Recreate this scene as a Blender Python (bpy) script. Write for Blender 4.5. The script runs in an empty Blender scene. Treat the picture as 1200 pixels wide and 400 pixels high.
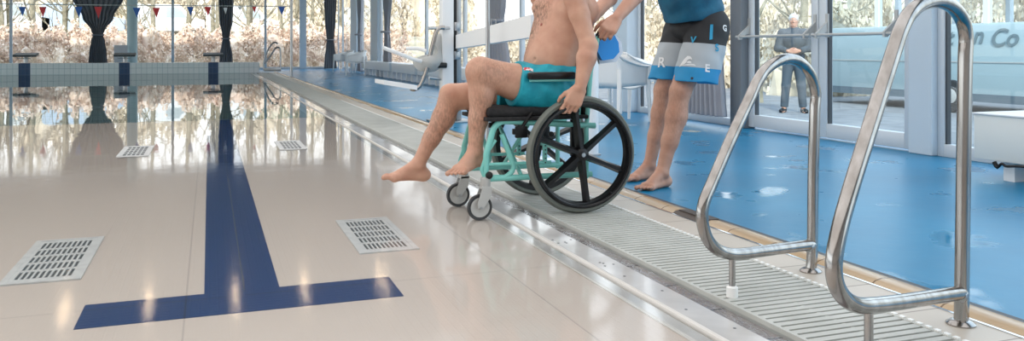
import bpy, bmesh, math, random
import numpy as np
from mathutils import Vector, Matrix
from mathutils.bvhtree import BVHTree
random.seed(7); rng = np.random.default_rng(5)
C = bpy.context.scene.collection
SC = bpy.context.scene
# ---------------------------------------------------------------- camera geometry (1200x400 frame)
F = 980.0; TH = math.atan(355/980.0); CS, SN = math.cos(TH), math.sin(TH); HY = 58.0; HC = 0.85
def ray(x, y): return Vector(((x-600)*CS + F*SN, -(x-600)*SN + F*CS, HY-y))
def at(x, y, Y=None, X=None, Z=None):
    """world point seen at (x, y) on the plane Y=, X= or Z="""
    d = ray(x, y)
    if Y is not None: t = Y/d.y
    elif X is not None: t = X/d.x
    else: t = (Z-HC)/d.z
    return Vector((0, 0, HC)) + d*t
cam_d = bpy.data.cameras.new('camera'); cam = bpy.data.objects.new('camera', cam_d); C.objects.link(cam)
cam.location = (0, 0, HC); cam.rotation_euler = (math.pi/2, 0, -TH)
cam_d.sensor_width = 36; cam_d.lens = 36*F/1200; cam_d.shift_y = -(200-HY)/1200; cam_d.clip_end = 400
SC.camera = cam
# ---------------------------------------------------------------- materials
def mat(name, col, rough=.5, metal=0, **kw):
    m = bpy.data.materials.new(name); m.use_nodes = True
    b = m.node_tree.nodes['Principled BSDF']
    b.inputs['Base Color'].default_value = (*col, 1); b.inputs['Roughness'].default_value = rough
    b.inputs['Metallic'].default_value = metal
    for k, v in kw.items(): b.inputs[k.replace('_', ' ')].default_value = v
    return m
def N(m, t, **kw):
    n = m.node_tree.nodes.new(t)
    for k, v in kw.items():
        if k in n.inputs: n.inputs[k].default_value = v
        else: setattr(n, k, v)
    return n
def L(m, a, b): m.node_tree.links.new(a, b)
def coords(m, scale=(1,1,1), rot=(0,0,0), gen='Object'):
    tc = N(m, 'ShaderNodeTexCoord'); mp = N(m, 'ShaderNodeMapping')
    mp.inputs['Scale'].default_value = scale; mp.inputs['Rotation'].default_value = rot
    L(m, tc.outputs[gen], mp.inputs['Vector']); return mp.outputs['Vector']
def noisy(m, scale, c0, c1, lo=.35, hi=.65, detail=4, vscale=(1,1,1), bump=0, bscale=None):
    v = coords(m, vscale); n = N(m, 'ShaderNodeTexNoise'); n.inputs['Scale'].default_value = scale; n.inputs['Detail'].default_value = detail
    L(m, v, n.inputs['Vector']); r = N(m, 'ShaderNodeValToRGB')
    r.color_ramp.elements[0].position = lo; r.color_ramp.elements[1].position = hi
    r.color_ramp.elements[0].color = (*c0, 1); r.color_ramp.elements[1].color = (*c1, 1)
    L(m, n.outputs['Fac'], r.inputs['Fac']); b = m.node_tree.nodes['Principled BSDF']; L(m, r.outputs['Color'], b.inputs['Base Color'])
    if bump:
        n2 = N(m, 'ShaderNodeTexNoise'); n2.inputs['Scale'].default_value = bscale or scale*4; L(m, v, n2.inputs['Vector'])
        bp = N(m, 'ShaderNodeBump'); bp.inputs['Strength'].default_value = bump; bp.inputs['Distance'].default_value = .01
        L(m, n2.outputs['Fac'], bp.inputs['Height']); L(m, bp.outputs['Normal'], b.inputs['Normal'])
    return m
def brick(m, c1, c2, mortar, bw, rh, ms=.004, rot=(0,0,0), offset=0, bump=.15):
    v = coords(m, (1,1,1), rot); t = N(m, 'ShaderNodeTexBrick'); t.offset = offset; t.squash = 1
    for k, val in (('Scale', 1), ('Brick Width', bw), ('Row Height', rh), ('Mortar Size', ms), ('Mortar Smooth', .1), ('Bias', 0)): t.inputs[k].default_value = val
    t.inputs['Color1'].default_value = (*c1, 1); t.inputs['Color2'].default_value = (*c2, 1); t.inputs['Mortar'].default_value = (*mortar, 1)
    L(m, v, t.inputs['Vector']); b = m.node_tree.nodes['Principled BSDF']; L(m, t.outputs['Color'], b.inputs['Base Color'])
    bp = N(m, 'ShaderNodeBump'); bp.invert = True; bp.inputs['Strength'].default_value = bump; bp.inputs['Distance'].default_value = .003
    L(m, t.outputs['Fac'], bp.inputs['Height']); L(m, bp.outputs['Normal'], b.inputs['Normal'])
    return m
M = {}
M['steel'] = noisy(mat('brushed_steel', (.5,.5,.5), .17, 1), 30, (.30,.285,.27), (.42,.41,.40), vscale=(1,1,.05))
M['steel2'] = mat('dull_steel', (.42,.43,.44), .35, 1)
M['white'] = mat('white_paint', (.80,.83,.85), .35)
M['plastic'] = mat('white_plastic', (.84,.85,.84), .4)
M['benchwhite'] = mat('white_bench_paint', (.72,.76,.74), .45)
M['frame'] = mat('grey_white_aluminium', (.62,.67,.71), .4, .15)
M['pillar'] = mat('pillar_paint', (.52,.62,.70), .5)
M['darkframe'] = mat('dark_seal', (.05,.06,.07), .5)
M['greycol'] = mat('dark_grey_column', (.16,.18,.20), .5)
M['column'] = mat('pale_aqua_column', (.52,.68,.70), .45)
M['black'] = mat('black_plastic', (.008,.008,.009), .3, Specular_IOR_Level=.35)
M['blackfab'] = noisy(mat('black_fabric', (.015,.015,.017), .8), 60, (.006,.006,.007), (.016,.016,.018), bump=.3)
M['aqua'] = mat('aqua_frame_paint', (.20,.57,.52), .3)
M['tyre'] = mat('grey_green_tyre', (.15,.165,.145), .6)
M['tyre_dark'] = mat('dark_tyre', (.03,.033,.036), .55)
M['greyplastic'] = mat('pale_grey_plastic', (.44,.45,.44), .4)
M['ceiling'] = mat('ceiling_panels', (.30,.27,.25), .8)
M['wall'] = mat('plain_wall', (.6,.58,.56), .8)
M['beam'] = mat('beam_wood', (.36,.27,.2), .6)
M['concrete'] = noisy(mat('asphalt', (.2,.2,.2), .9), 3, (.19,.20,.215), (.27,.28,.29), bump=.2)
M['grass'] = noisy(mat('dry_grass', (.4,.36,.25), .9), 1.2, (.40,.36,.24), (.55,.48,.36))
M['bark'] = noisy(mat('pale_bark', (.3,.26,.2), .9), 6, (.22,.20,.14), (.40,.36,.27))
M['blockdark'] = mat('starting_block_top', (.06,.075,.085), .5)
M['curtain'] = mat('grey_curtain', (.17,.175,.19), .85)
M['curtain2'] = mat('light_grey_curtain', (.34,.35,.39), .85)
M['red'] = mat('red_pennant', (.75,.06,.07), .6)
M['blue'] = mat('blue_pennant', (.04,.14,.48), .6)
M['whiteflag'] = mat('white_pennant', (.8,.8,.82), .6)
M['foamblue'] = mat('blue_foam', (.02,.30,.80), .5)
M['string'] = mat('white_line', (.6,.6,.6), .6)
def leafmat(name, a, b):
    m = mat(name, a, .8); g = N(m, 'ShaderNodeObjectInfo'); tc = N(m, 'ShaderNodeTexCoord'); n = N(m, 'ShaderNodeTexNoise'); n.inputs['Scale'].default_value = 1.7; n.inputs['Detail'].default_value = 6
    L(m, tc.outputs['Object'], n.inputs['Vector']); r = N(m, 'ShaderNodeValToRGB'); r.color_ramp.elements[0].color = (*a,1); r.color_ramp.elements[1].color = (*b,1)
    r.color_ramp.elements[0].position = .35; r.color_ramp.elements[1].position = .65
    L(m, n.outputs['Fac'], r.inputs['Fac']); L(m, r.outputs['Color'], m.node_tree.nodes['Principled BSDF'].inputs['Base Color']); return m
M['leaf_pink'] = leafmat('dry_pink_leaves', (.66,.50,.40), (.95,.85,.73))
M['leaf_tan'] = leafmat('dry_tan_leaves', (.54,.46,.34), (.86,.78,.64))
# pool floor: pale pinkish tiles with fine non-slip ribs
def pool_tile(name, col, joint, rough=.35):
    m = mat(name, col, rough, Specular_IOR_Level=.12); v = coords(m)
    b = m.node_tree.nodes['Principled BSDF']
    t = N(m, 'ShaderNodeTexBrick'); t.offset = 0
    for k, val in (('Scale', 1), ('Brick Width', 1.17), ('Row Height', 4.0), ('Mortar Size', .0035), ('Mortar Smooth', .2)): t.inputs[k].default_value = val
    t.inputs['Color1'].default_value = (*col, 1); t.inputs['Color2'].default_value = (*[c*.97 for c in col], 1); t.inputs['Mortar'].default_value = (*joint, 1)
    off = N(m, 'ShaderNodeMapping'); off.inputs['Location'].default_value = (.075, .9, 0); L(m, v, off.inputs['Vector']); L(m, off.outputs['Vector'], t.inputs['Vector'])
    n = N(m, 'ShaderNodeTexNoise'); n.inputs['Scale'].default_value = 1.3; L(m, v, n.inputs['Vector'])
    mx = N(m, 'ShaderNodeMix'); mx.data_type = 'RGBA'; mx.blend_type = 'MULTIPLY'; mx.inputs[0].default_value = 1
    r = N(m, 'ShaderNodeValToRGB'); r.color_ramp.elements[0].color = (.93,.93,.93,1); r.color_ramp.elements[1].color = (1,1,1,1)
    L(m, n.outputs['Fac'], r.inputs['Fac']); L(m, t.outputs['Color'], mx.inputs[6]); L(m, r.outputs['Color'], mx.inputs[7]); L(m, mx.outputs[2], b.inputs['Base Color'])
    w = N(m, 'ShaderNodeTexBrick'); w.offset = 0
    for k, val in (('Scale', 1), ('Brick Width', .03), ('Row Height', .03), ('Mortar Size', .004), ('Mortar Smooth', .5)): w.inputs[k].default_value = val
    L(m, v, w.inputs['Vector']); bp = N(m, 'ShaderNodeBump'); bp.inputs['Strength'].default_value = .25; bp.inputs['Distance'].default_value = .002
    L(m, w.outputs['Fac'], bp.inputs['Height']); L(m, bp.outputs['Normal'], b.inputs['Normal']); return m
M['poolfloor'] = pool_tile('pool_floor_tiles', (.60,.525,.475), (.46,.40,.37))
M['lane'] = pool_tile('dark_blue_lane_tiles', (.001,.033,.14), (.001,.014,.06))
M['deeptile'] = brick(mat('deep_pool_tiles', (.3,.6,.6), .5), (.12,.56,.55), (.14,.60,.58), (.10,.45,.45), .25, .25)
M['endtile'] = brick(mat('white_end_wall_tiles', (.7,.75,.77), .3), (.80,.85,.88), (.84,.87,.90), (.46,.55,.60), .17, .2, .006, rot=(math.pi/2,0,0))
M['navytile'] = brick(mat('navy_tiles', (.01,.05,.15), .3), (.008,.05,.14), (.01,.06,.17), (.05,.1,.2), .12, .2, .005, rot=(math.pi/2,0,0))
M['kerb'] = brick(mat('tan_kerb_tile', (.4,.32,.2), .25), (.43,.31,.18), (.47,.35,.22), (.16,.10,.05), 2.0, .30, .004)
M['tantile'] = brick(mat('beige_studded_tile', (.5,.45,.38), .45), (.50,.455,.39), (.53,.48,.42), (.25,.21,.17), 2.0, .30, .004)
M['tantile'].node_tree.nodes['Principled BSDF'].inputs['Roughness'].default_value = .4
M['grating'] = noisy(mat('grey_grating_slat', (.45,.46,.43), .5), 5, (.43,.44,.41), (.50,.51,.48))
M['pit'] = mat('dark_channel', (.10,.10,.095), .6)
M['slab'] = noisy(mat('wet_grey_edge_slab', (.55,.54,.53), .12), 4, (.46,.45,.44), (.58,.57,.56))
M['nosing'] = mat('white_nosing', (.62,.60,.57), .3)
M['guttertile'] = brick(mat('gutter_tiles', (.3,.25,.25), .15), (.26,.215,.205), (.32,.27,.26), (.08,.06,.06), .5, .3, .006)
M['chrome'] = mat('chrome_strip', (.6,.65,.72), .1, 1)
M['grate'] = noisy(mat('pale_grate_plastic', (.6,.6,.6), .35), 20, (.56,.57,.58), (.66,.67,.67))
# wet blue rubber floor
m = mat('wet_blue_floor', (.03,.22,.46), .3, Specular_IOR_Level=.28); v = coords(m); b = m.node_tree.nodes['Principled BSDF']
n = N(m, 'ShaderNodeTexNoise'); n.inputs['Scale'].default_value = 1.1; n.inputs['Detail'].default_value = 5; L(m, v, n.inputs['Vector'])
r = N(m, 'ShaderNodeValToRGB'); r.color_ramp.elements[0].position = .3; r.color_ramp.elements[1].position = .7
r.color_ramp.elements[0].color = (.002,.155,.315,1); r.color_ramp.elements[1].color = (.005,.215,.41,1); L(m, n.outputs['Fac'], r.inputs['Fac']); L(m, r.outputs['Color'], b.inputs['Base Color'])
n2 = N(m, 'ShaderNodeTexNoise'); n2.inputs['Scale'].default_value = 2.3; n2.inputs['Detail'].default_value = 3; L(m, v, n2.inputs['Vector'])
r2 = N(m, 'ShaderNodeMapRange'); r2.inputs[1].default_value = .60; r2.inputs[2].default_value = .66; r2.inputs[3].default_value = .33; r2.inputs[4].default_value = .10
L(m, n2.outputs['Fac'], r2.inputs[0]); L(m, r2.outputs[0], b.inputs['Roughness'])
n3 = N(m, 'ShaderNodeTexNoise'); n3.inputs['Scale'].default_value = 9; L(m, v, n3.inputs['Vector']); bp = N(m, 'ShaderNodeBump'); bp.inputs['Strength'].default_value = .12; bp.inputs['Distance'].default_value = .01
L(m, n3.outputs['Fac'], bp.inputs['Height']); L(m, bp.outputs['Normal'], b.inputs['Normal']); M['bluefloor'] = m
# clear water and window glass: fresnel mix of reflection and see-through
def clear(name, f0, tint, rough=0, ripple=None):
    """thin clear sheet: Schlick reflection over see-through, alike from both sides"""
    m = bpy.data.materials.new(name); m.use_nodes = True; nt = m.node_tree; nt.nodes.clear()
    o = N(m, 'ShaderNodeOutputMaterial'); mx = N(m, 'ShaderNodeMixShader'); ge = N(m, 'ShaderNodeNewGeometry')
    dt = N(m, 'ShaderNodeVectorMath'); dt.operation = 'DOT_PRODUCT'; L(m, ge.outputs['Incoming'], dt.inputs[0]); L(m, ge.outputs['Normal'], dt.inputs[1])
    def mth(op, a, b=None):
        q = N(m, 'ShaderNodeMath'); q.operation = op
        for i, x in enumerate((a, b)):
            if x is None: continue
            if isinstance(x, (int, float)): q.inputs[i].default_value = x
            else: L(m, x, q.inputs[i])
        return q.outputs[0]
    f = mth('ADD', mth('MULTIPLY', mth('POWER', mth('SUBTRACT', 1.0, mth('ABSOLUTE', dt.outputs['Value'])), 5.0), 1-f0), f0)
    tr = N(m, 'ShaderNodeBsdfTransparent'); tr.inputs['Color'].default_value = (*tint, 1); gl = N(m, 'ShaderNodeBsdfGlossy'); gl.inputs['Roughness'].default_value = rough
    L(m, f, mx.inputs[0]); L(m, tr.outputs[0], mx.inputs[1]); L(m, gl.outputs[0], mx.inputs[2]); L(m, mx.outputs[0], o.inputs['Surface'])
    if ripple:
        v = coords(m, ripple[2]); n = N(m, 'ShaderNodeTexNoise'); n.inputs['Scale'].default_value = ripple[0]; n.inputs['Detail'].default_value = 3; L(m, v, n.inputs['Vector'])
        bp = N(m, 'ShaderNodeBump'); bp.inputs['Strength'].default_value = ripple[1]; bp.inputs['Distance'].default_value = .01
        L(m, n.outputs['Fac'], bp.inputs['Height']); L(m, bp.outputs['Normal'], gl.inputs['Normal']); L(m, bp.outputs['Normal'], dt.inputs[1])
    return m
M['water'] = clear('pool_water', .02, (.93,.98,.98), 0.0, (3.0, .10, (1,.45,1)))
M['film'] = clear('shallow_water', .02, (.98,.99,.985), 0.0, (5.0, .075, (1,.6,1)))
g_ = [n for n in M['film'].node_tree.nodes if n.type == 'BSDF_GLOSSY'][0]; v = coords(M['film']); sx = N(M['film'], 'ShaderNodeSeparateXYZ'); L(M['film'], v, sx.inputs[0])
mr = N(M['film'], 'ShaderNodeMapRange'); mr.inputs[1].default_value = 4; mr.inputs[2].default_value = 9.5; mr.inputs[3].default_value = .10; mr.inputs[4].default_value = .015
L(M['film'], sx.outputs['Y'], mr.inputs[0]); L(M['film'], mr.outputs[0], g_.inputs['Roughness'])
M['gutterwater'] = clear('gutter_water', .05, (.9,.93,.95), 0.02, (22.0, 1.0, (1,.6,1)))
M['glass'] = clear('window_glass', .03, (.93,.97,.98))
M['dooglass'] = clear('door_glass', .06, (.80,.92,.98))
M['lampglow'] = bpy.data.materials.new('lamp_glow'); M['lampglow'].use_nodes = True
e = M['lampglow'].node_tree.nodes['Principled BSDF']; e.inputs['Emission Color'].default_value = (1,.72,.45,1); e.inputs['Emission Strength'].default_value = 16
# ---------------------------------------------------------------- mesh building
def tag(o, label=None, cat=None, group=None, kind=None):
    if label: o['label'] = label
    if cat: o['category'] = cat
    if group: o['group'] = group
    if kind: o['kind'] = kind
    return o
def thing(name, label, cat, loc=(0,0,0), group=None):
    o = bpy.data.objects.new(name, None); C.objects.link(o); o.location = loc; o.empty_display_size = .1
    return tag(o, label, cat, group)
class MB:
    def __init__(s): s.bm = bmesh.new()
    def box(s, lo, hi, bev=0, rot=None, piv=None):
        lo, hi = Vector(lo), Vector(hi); c = (lo+hi)/2; d = hi-lo
        r = bmesh.ops.create_cube(s.bm, size=1); vs = r['verts']
        for v in vs: v.co = Vector((v.co.x*d.x, v.co.y*d.y, v.co.z*d.z))
        if bev:
            ed = list({e for v in vs for e in v.link_edges})
            rb = bmesh.ops.bevel(s.bm, geom=ed, offset=bev, segments=2, affect='EDGES', profile=.5)
            vs = list({v for f in rb['faces'] for v in f.verts} | {v for v in vs if v.is_valid})
        for v in vs:
            p = v.co + c
            if rot is not None:
                pv = Vector(piv) if piv is not None else c; p = rot @ (p-pv) + pv
            v.co = p
        return s
    def tube(s, pts, r, n=12, closed=False, caps=True, flat=1.0):
        P = [Vector(p) for p in pts]; R = r if isinstance(r, (list, tuple)) else [r]*len(P)
        if closed: P = P + [P[0]]; R = list(R) + [R[0]]
        T = []
        for i in range(len(P)):
            a = P[i-1] if i > 0 else (P[-2] if closed else P[0]); b = P[i+1] if i < len(P)-1 else (P[1] if closed else P[-1])
            T.append((b-a).normalized())
        up = Vector((0,0,1)) if abs(T[0].z) < .9 else Vector((1,0,0))
        u = (up - T[0]*up.dot(T[0])).normalized(); rings = []
        m_ = len(P)-1 if closed else len(P)
        for i in range(m_):
            u = (u - T[i]*u.dot(T[i])).normalized(); w = T[i].cross(u)
            rings.append([s.bm.verts.new(P[i] + (u*math.cos(2*math.pi*k/n)*flat + w*math.sin(2*math.pi*k/n))*R[i]) for k in range(n)])
        K = len(rings)
        for i in range(K if closed else K-1):
            a, b = rings[i], rings[(i+1) % K]
            for k in range(n): s.bm.faces.new((a[k], a[(k+1)%n], b[(k+1)%n], b[k]))
        if caps and not closed: s.bm.faces.new(rings[0][::-1]); s.bm.faces.new(rings[-1])
        return s
    def lathe(s, prof, c, axis='Z', n=32, closed=False):
        """prof: (radius, height) closed or open profile around an axis through c"""
        c = Vector(c); rings = []
        for (r, h) in prof:
            ring = []
            for k in range(n):
                a = 2*math.pi*k/n; x, y = r*math.cos(a), r*math.sin(a)
                p = {'Z': (x, y, h), 'Y': (x, h, y), 'X': (h, x, y)}[axis]
                ring.append(s.bm.verts.new(c+Vector(p)))
            rings.append(ring)
        for a, b in zip(rings, rings[1:]+(rings[:1] if closed else [])):
            for k in range(n): s.bm.faces.new((a[k], a[(k+1)%n], b[(k+1)%n], b[k]))
        if closed: return s
        s.bm.faces.new(rings[0][::-1]); s.bm.faces.new(rings[-1]); return s
    def prism(s, pts, ext):
        ext = Vector(ext); a = [s.bm.verts.new(Vector(p)) for p in pts]; b = [s.bm.verts.new(Vector(p)+ext) for p in pts]; n = len(a)
        for k in range(n): s.bm.faces.new((a[k], a[(k+1)%n], b[(k+1)%n], b[k]))
        s.bm.faces.new(a[::-1]); s.bm.faces.new(b); return s
    def grid(s, f, nu, nv):
        V = [[s.bm.verts.new(Vector(f(i/nu, j/nv))) for j in range(nv+1)] for i in range(nu+1)]
        for i in range(nu):
            for j in range(nv): s.bm.faces.new((V[i][j], V[i+1][j], V[i+1][j+1], V[i][j+1]))
        return s
    def ball(s, c, r, sub=2, sc=(1,1,1)):
        q = bmesh.ops.create_icosphere(s.bm, subdivisions=sub, radius=r)
        for v in q['verts']: v.co = Vector((v.co.x*sc[0], v.co.y*sc[1], v.co.z*sc[2])) + Vector(c)
        return s
    def build(s, name, m, parent=None, smooth=True, base=None, angle=.6):
        bmesh.ops.recalc_face_normals(s.bm, faces=s.bm.faces[:])
        me = bpy.data.meshes.new(name)
        off = Vector(base) if base is not None else Vector((0,0,0))
        if parent is not None and base is None: off = WM(parent)
        if off.length: bmesh.ops.translate(s.bm, verts=s.bm.verts[:], vec=-off)
        s.bm.to_mesh(me); s.bm.free()
        return link(name, me, m, parent, off, smooth, angle)
def WM(o):
    p = Vector(o.location); q = o.parent
    while q: p = p + Vector(q.location); q = q.parent
    return p
def link(name, me, m, parent, off, smooth=True, angle=.6):
    for x in (m if isinstance(m, (list, tuple)) else [m]): me.materials.append(x)
    if smooth:
        me.polygons.foreach_set('use_smooth', [True]*len(me.polygons))
        if angle: me.set_sharp_from_angle(angle=angle)
    o = bpy.data.objects.new(name, me); C.objects.link(o)
    if parent is not None: o.parent = parent; o.location = off - WM(parent)
    else: o.location = off
    return o
def struct(o, label=None, cat=None): return tag(o, label, cat, kind='structure')
def copy_tree(o, parent=None):
    c = o.copy(); C.objects.link(c)
    if parent is not None: c.parent = parent
    for ch in [x for x in list(C.objects) if x.parent == o]: copy_tree(ch, c)
    return c
def spline(pts, n=6):
    P = [Vector(p) for p in pts]; out = []
    for i in range(len(P)-1):
        p0 = P[max(i-1,0)]; p1 = P[i]; p2 = P[i+1]; p3 = P[min(i+2, len(P)-1)]
        for k in range(n):
            t = k/n; out.append(.5*((2*p1) + (p2-p0)*t + (2*p0-5*p1+4*p2-p3)*t*t + (3*p1-p0-3*p2+p3)*t**3))
    out.append(P[-1]); return out
def fillet(pts, rad, n=8):
    P = [Vector(p) for p in pts]; out = [P[0]]; R = rad if isinstance(rad, (list, tuple)) else [rad]*(len(P)-2)
    for i in range(1, len(P)-1):
        a, b, c = P[i-1], P[i], P[i+1]; u = (a-b).normalized(); v = (c-b).normalized()
        ang = u.angle(v); d = min(R[i-1]/math.tan(ang/2), (a-b).length*.49 if i > 1 else (a-b).length*.95, (c-b).length*.49 if i < len(P)-2 else (c-b).length*.95)
        r = d*math.tan(ang/2); p, q = b+u*d, b+v*d; cen = b + (u+v).normalized()*(r/math.sin(ang/2))
        e1 = (p-cen); e2 = (q-cen); tot = e1.angle(e2); ax = e1.cross(e2).normalized()
        for k in range(n+1): out.append(cen + Matrix.Rotation(tot*k/n, 3, ax) @ e1)
    out.append(P[-1]); return out
# ---------------------------------------------------------------- signed-distance sculpting for bodies and cloth
class SDF:
    def __init__(s, lo, hi, h):
        s.lo = np.array(lo, float); s.h = h; s.n = np.ceil((np.array(hi)-s.lo)/h).astype(int)+1
        s.g = np.full(tuple(s.n), .08, np.float32)
    def reg(s, lo, hi):
        a = np.clip(np.floor((np.array(lo)-s.lo)/s.h).astype(int), 0, s.n-1); b = np.clip(np.ceil((np.array(hi)-s.lo)/s.h).astype(int)+1, 1, s.n)
        if (b <= a).any(): return None
        sl = tuple(slice(i, j) for i, j in zip(a, b))
        ax = [s.lo[i] + s.h*np.arange(a[i], b[i]) for i in range(3)]
        return sl, np.meshgrid(*ax, indexing='ij', sparse=True)
    def put(s, sl, d, k, op='add'):
        g = s.g[sl]; d = d.astype(np.float32)
        if op == 'add':
            h = np.clip(.5+.5*(g-d)/k, 0, 1); s.g[sl] = g*(1-h)+d*h - k*h*(1-h)
        else:
            h = np.clip(.5-.5*(g+d)/k, 0, 1); s.g[sl] = g*(1-h)-d*h + k*h*(1-h)
    def cone(s, a, b, ra, rb, k=.02, flat=None, op='add', sq=None):
        a, b = np.array(a, float), np.array(b, float); m = max(ra, rb)+k+3*s.h
        q = s.reg(np.minimum(a, b)-m, np.maximum(a, b)+m)
        if q is None: return s
        sl, (X, Y, Z) = q; d = b-a; L2 = max(float(d@d), 1e-9)
        t = np.clip(((X-a[0])*d[0]+(Y-a[1])*d[1]+(Z-a[2])*d[2])/L2, 0, 1)
        ex, ey, ez = X-(a[0]+t*d[0]), Y-(a[1]+t*d[1]), Z-(a[2]+t*d[2])
        if sq is not None:      # squash: (axis, factor) makes the section elliptical
            ax, fac = np.array(sq[0], float), sq[1]; ax /= np.linalg.norm(ax)
            dot = ex*ax[0]+ey*ax[1]+ez*ax[2]; e = (1/fac-1)*dot; ex, ey, ez = ex+e*ax[0], ey+e*ax[1], ez+e*ax[2]
        D = np.sqrt(ex*ex+ey*ey+ez*ez) - (ra+t*(rb-ra))
        if flat:
            u = d/math.sqrt(L2); D = np.maximum(D, (X-b[0])*u[0]+(Y-b[1])*u[1]+(Z-b[2])*u[2])
        s.put(sl, D, k, op); return s
    def ell(s, c, r, R=None, k=.02, op='add'):
        c = np.array(c, float); R = np.eye(3) if R is None else np.array(R, float); r = np.array(r, float); m = r.max()+k+3*s.h
        q = s.reg(c-m, c+m)
        if q is None: return s
        sl, (X, Y, Z) = q; x, y, z = X-c[0], Y-c[1], Z-c[2]
        u = [(R[i][0]*x+R[i][1]*y+R[i][2]*z)/r[i] for i in range(3)]
        k0 = np.sqrt(u[0]**2+u[1]**2+u[2]**2); k1 = np.sqrt(sum((u[i]/r[i])**2 for i in range(3)))+1e-9
        s.put(sl, k0*(k0-1)/k1, k, op); return s
    def cut(s, p, n):
        p, n = np.array(p, float), np.array(n, float); n = n/np.linalg.norm(n)
        X, Y, Z = np.meshgrid(*[s.lo[i]+s.h*np.arange(s.n[i]) for i in range(3)], indexing='ij', sparse=True)
        s.g = np.maximum(s.g, ((X-p[0])*n[0]+(Y-p[1])*n[1]+(Z-p[2])*n[2]).astype(np.float32)); return s
    def shell(s, t): s.g = np.maximum(s.g, -(s.g+t)); return s
    def wrinkle(s, amp, fn):
        X, Y, Z = np.meshgrid(*[s.lo[i]+s.h*np.arange(s.n[i]) for i in range(3)], indexing='ij', sparse=True)
        s.g = s.g + (amp*fn(X, Y, Z)).astype(np.float32); return s
    def mesh(s, name):
        g = s.g; ins = g < 0; n = s.n
        cnt = np.zeros(tuple(n-1), np.int8)
        offs = [(i,j,k) for i in (0,1) for j in (0,1) for k in (0,1)]
        for o in offs: cnt += ins[o[0]:n[0]-1+o[0], o[1]:n[1]-1+o[1], o[2]:n[2]-1+o[2]]
        act = np.argwhere((cnt > 0) & (cnt < 8)); idx = -np.ones(tuple(n-1), np.int32); idx[tuple(act.T)] = np.arange(len(act))
        val = {o: g[act[:,0]+o[0], act[:,1]+o[1], act[:,2]+o[2]] for o in offs}
        acc = np.zeros((len(act), 3)); w = np.zeros(len(act))
        for o in offs:
            for ax in range(3):
                if o[ax]: continue
                q = list(o); q[ax] = 1; a, b = val[o], val[tuple(q)]; mk = (a < 0) != (b < 0)
                t = np.where(mk, a/(np.where(mk, a-b, 1)), 0); p = np.tile(np.array(o, float), (len(act), 1)); p[:, ax] += t
                acc[mk] += p[mk]; w[mk] += 1
        V = (act + acc/w[:, None])*s.h + s.lo; faces = []
        for ax in range(3):
            u, v = (ax+1) % 3, (ax+2) % 3; sl0 = [slice(1,-1)]*3; sl0[ax] = slice(0,-1); sl1 = [slice(1,-1)]*3; sl1[ax] = slice(1,None)
            a, b = ins[tuple(sl0)], ins[tuple(sl1)]; e = np.argwhere(a != b); sg = a[tuple(e.T)]
            st = np.array([1,1,1]); st[ax] = 0; e = e+st
            du = np.zeros(3, int); du[u] = 1; dv = np.zeros(3, int); dv[v] = 1
            ids = [idx[tuple((e-d).T)] for d in (du*0, du, du+dv, dv)]
            Fq = np.stack(ids, 1); Fq = np.where(sg[:, None], Fq, Fq[:, ::-1]); faces.append(Fq)
        Fq = np.concatenate(faces); me = bpy.data.meshes.new(name)
        me.vertices.add(len(V)); me.vertices.foreach_set('co', V.astype(np.float32).ravel())
        me.loops.add(Fq.size); me.loops.foreach_set('vertex_index', Fq.astype(np.int32).ravel())
        me.polygons.add(len(Fq)); me.polygons.foreach_set('loop_start', np.arange(0, Fq.size, 4, dtype=np.int32))
        me.update(calc_edges=True); me.validate(); return me
def sdf_obj(s, name, m, parent):
    me = s.mesh(name); off = WM(parent); me.transform(Matrix.Translation(-off)); me.update()
    return link(name, me, m, parent, off, True, None)
# ================================================================= SETTING
WX, FY, LX, BY, TOP = 5.5, 37.0, -16.0, -6.0, 4.0     # right glass wall, far glass wall, left wall, back wall, window head
PEND, FLOORY, GX0, GX1 = 31.7, 10.9, 1.55, 1.63       # pool end, far edge of the shallow floor, gutter
ZW, ZF = -.012, -.020
struct(MB().box((GX1+.77, BY, -.3), (WX+.35, FY+.2, 0)).build('floor', M['bluefloor'], smooth=False))
struct(MB().box((LX, PEND+.5, -.3), (GX1+.77, FY+.2, 0)).build('floor_far_deck', M['bluefloor'], smooth=False))
struct(MB().box((LX, BY, -.3), (-13, PEND+.5, 0)).build('floor_left_deck', M['bluefloor'], smooth=False))
# shallow pool floor, lane marking let into it, deep basin behind
struct(MB().box((-13, BY, -.30), (1.352, FLOORY, ZF)).build('pool_floor', M['poolfloor'], smooth=False))
struct(MB().box((-13, FLOORY, -2.2), (1.6, PEND, -2.0)).build('deep_pool_floor', M['deeptile'], smooth=False))
struct(MB().box((-13.2, FLOORY, -2.2), (-13, PEND, -.05)).build('pool_wall_left', M['deeptile'], smooth=False))
struct(MB().box((1.55, FLOORY, -2.2), (1.56, PEND, -.05)).build('pool_wall_right', M['deeptile'], smooth=False))
struct(MB().box((-13, FLOORY-.05, -2.2), (1.55, FLOORY-.01, -.31)).build('pool_wall_near', M['deeptile'], smooth=False))
b = MB()
lx0, lx1, ty0, ty1 = -.016, .242, 2.90, 3.165
b.box((-.396, ty0, ZF-.001), (.645, ty1, ZF+.0012)); b.box((lx0, ty1, ZF-.001), (lx1, FLOORY, ZF+.0012))
struct(b.build('lane_marking', M['lane'], smooth=False))
struct(MB().box((.118, ty1, ZF-.001), (.122, FLOORY, ZF+.0016)).build('lane_joint', M['darkframe'], smooth=False))
for k, cx in enumerate((-5.75, -2.8, .115)):
    struct(MB().box((cx-.125, FLOORY, -2.01), (cx+.125, PEND-1.5, -1.995)).build('deep_lane_marking', M['lane'], smooth=False))
w = MB(); w.grid(lambda u, v: (-13+(GX0+13)*u, FLOORY+(PEND-FLOORY)*v, ZW), 2, 4)
struct(w.build('water_surface', M['water'], smooth=False))
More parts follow.
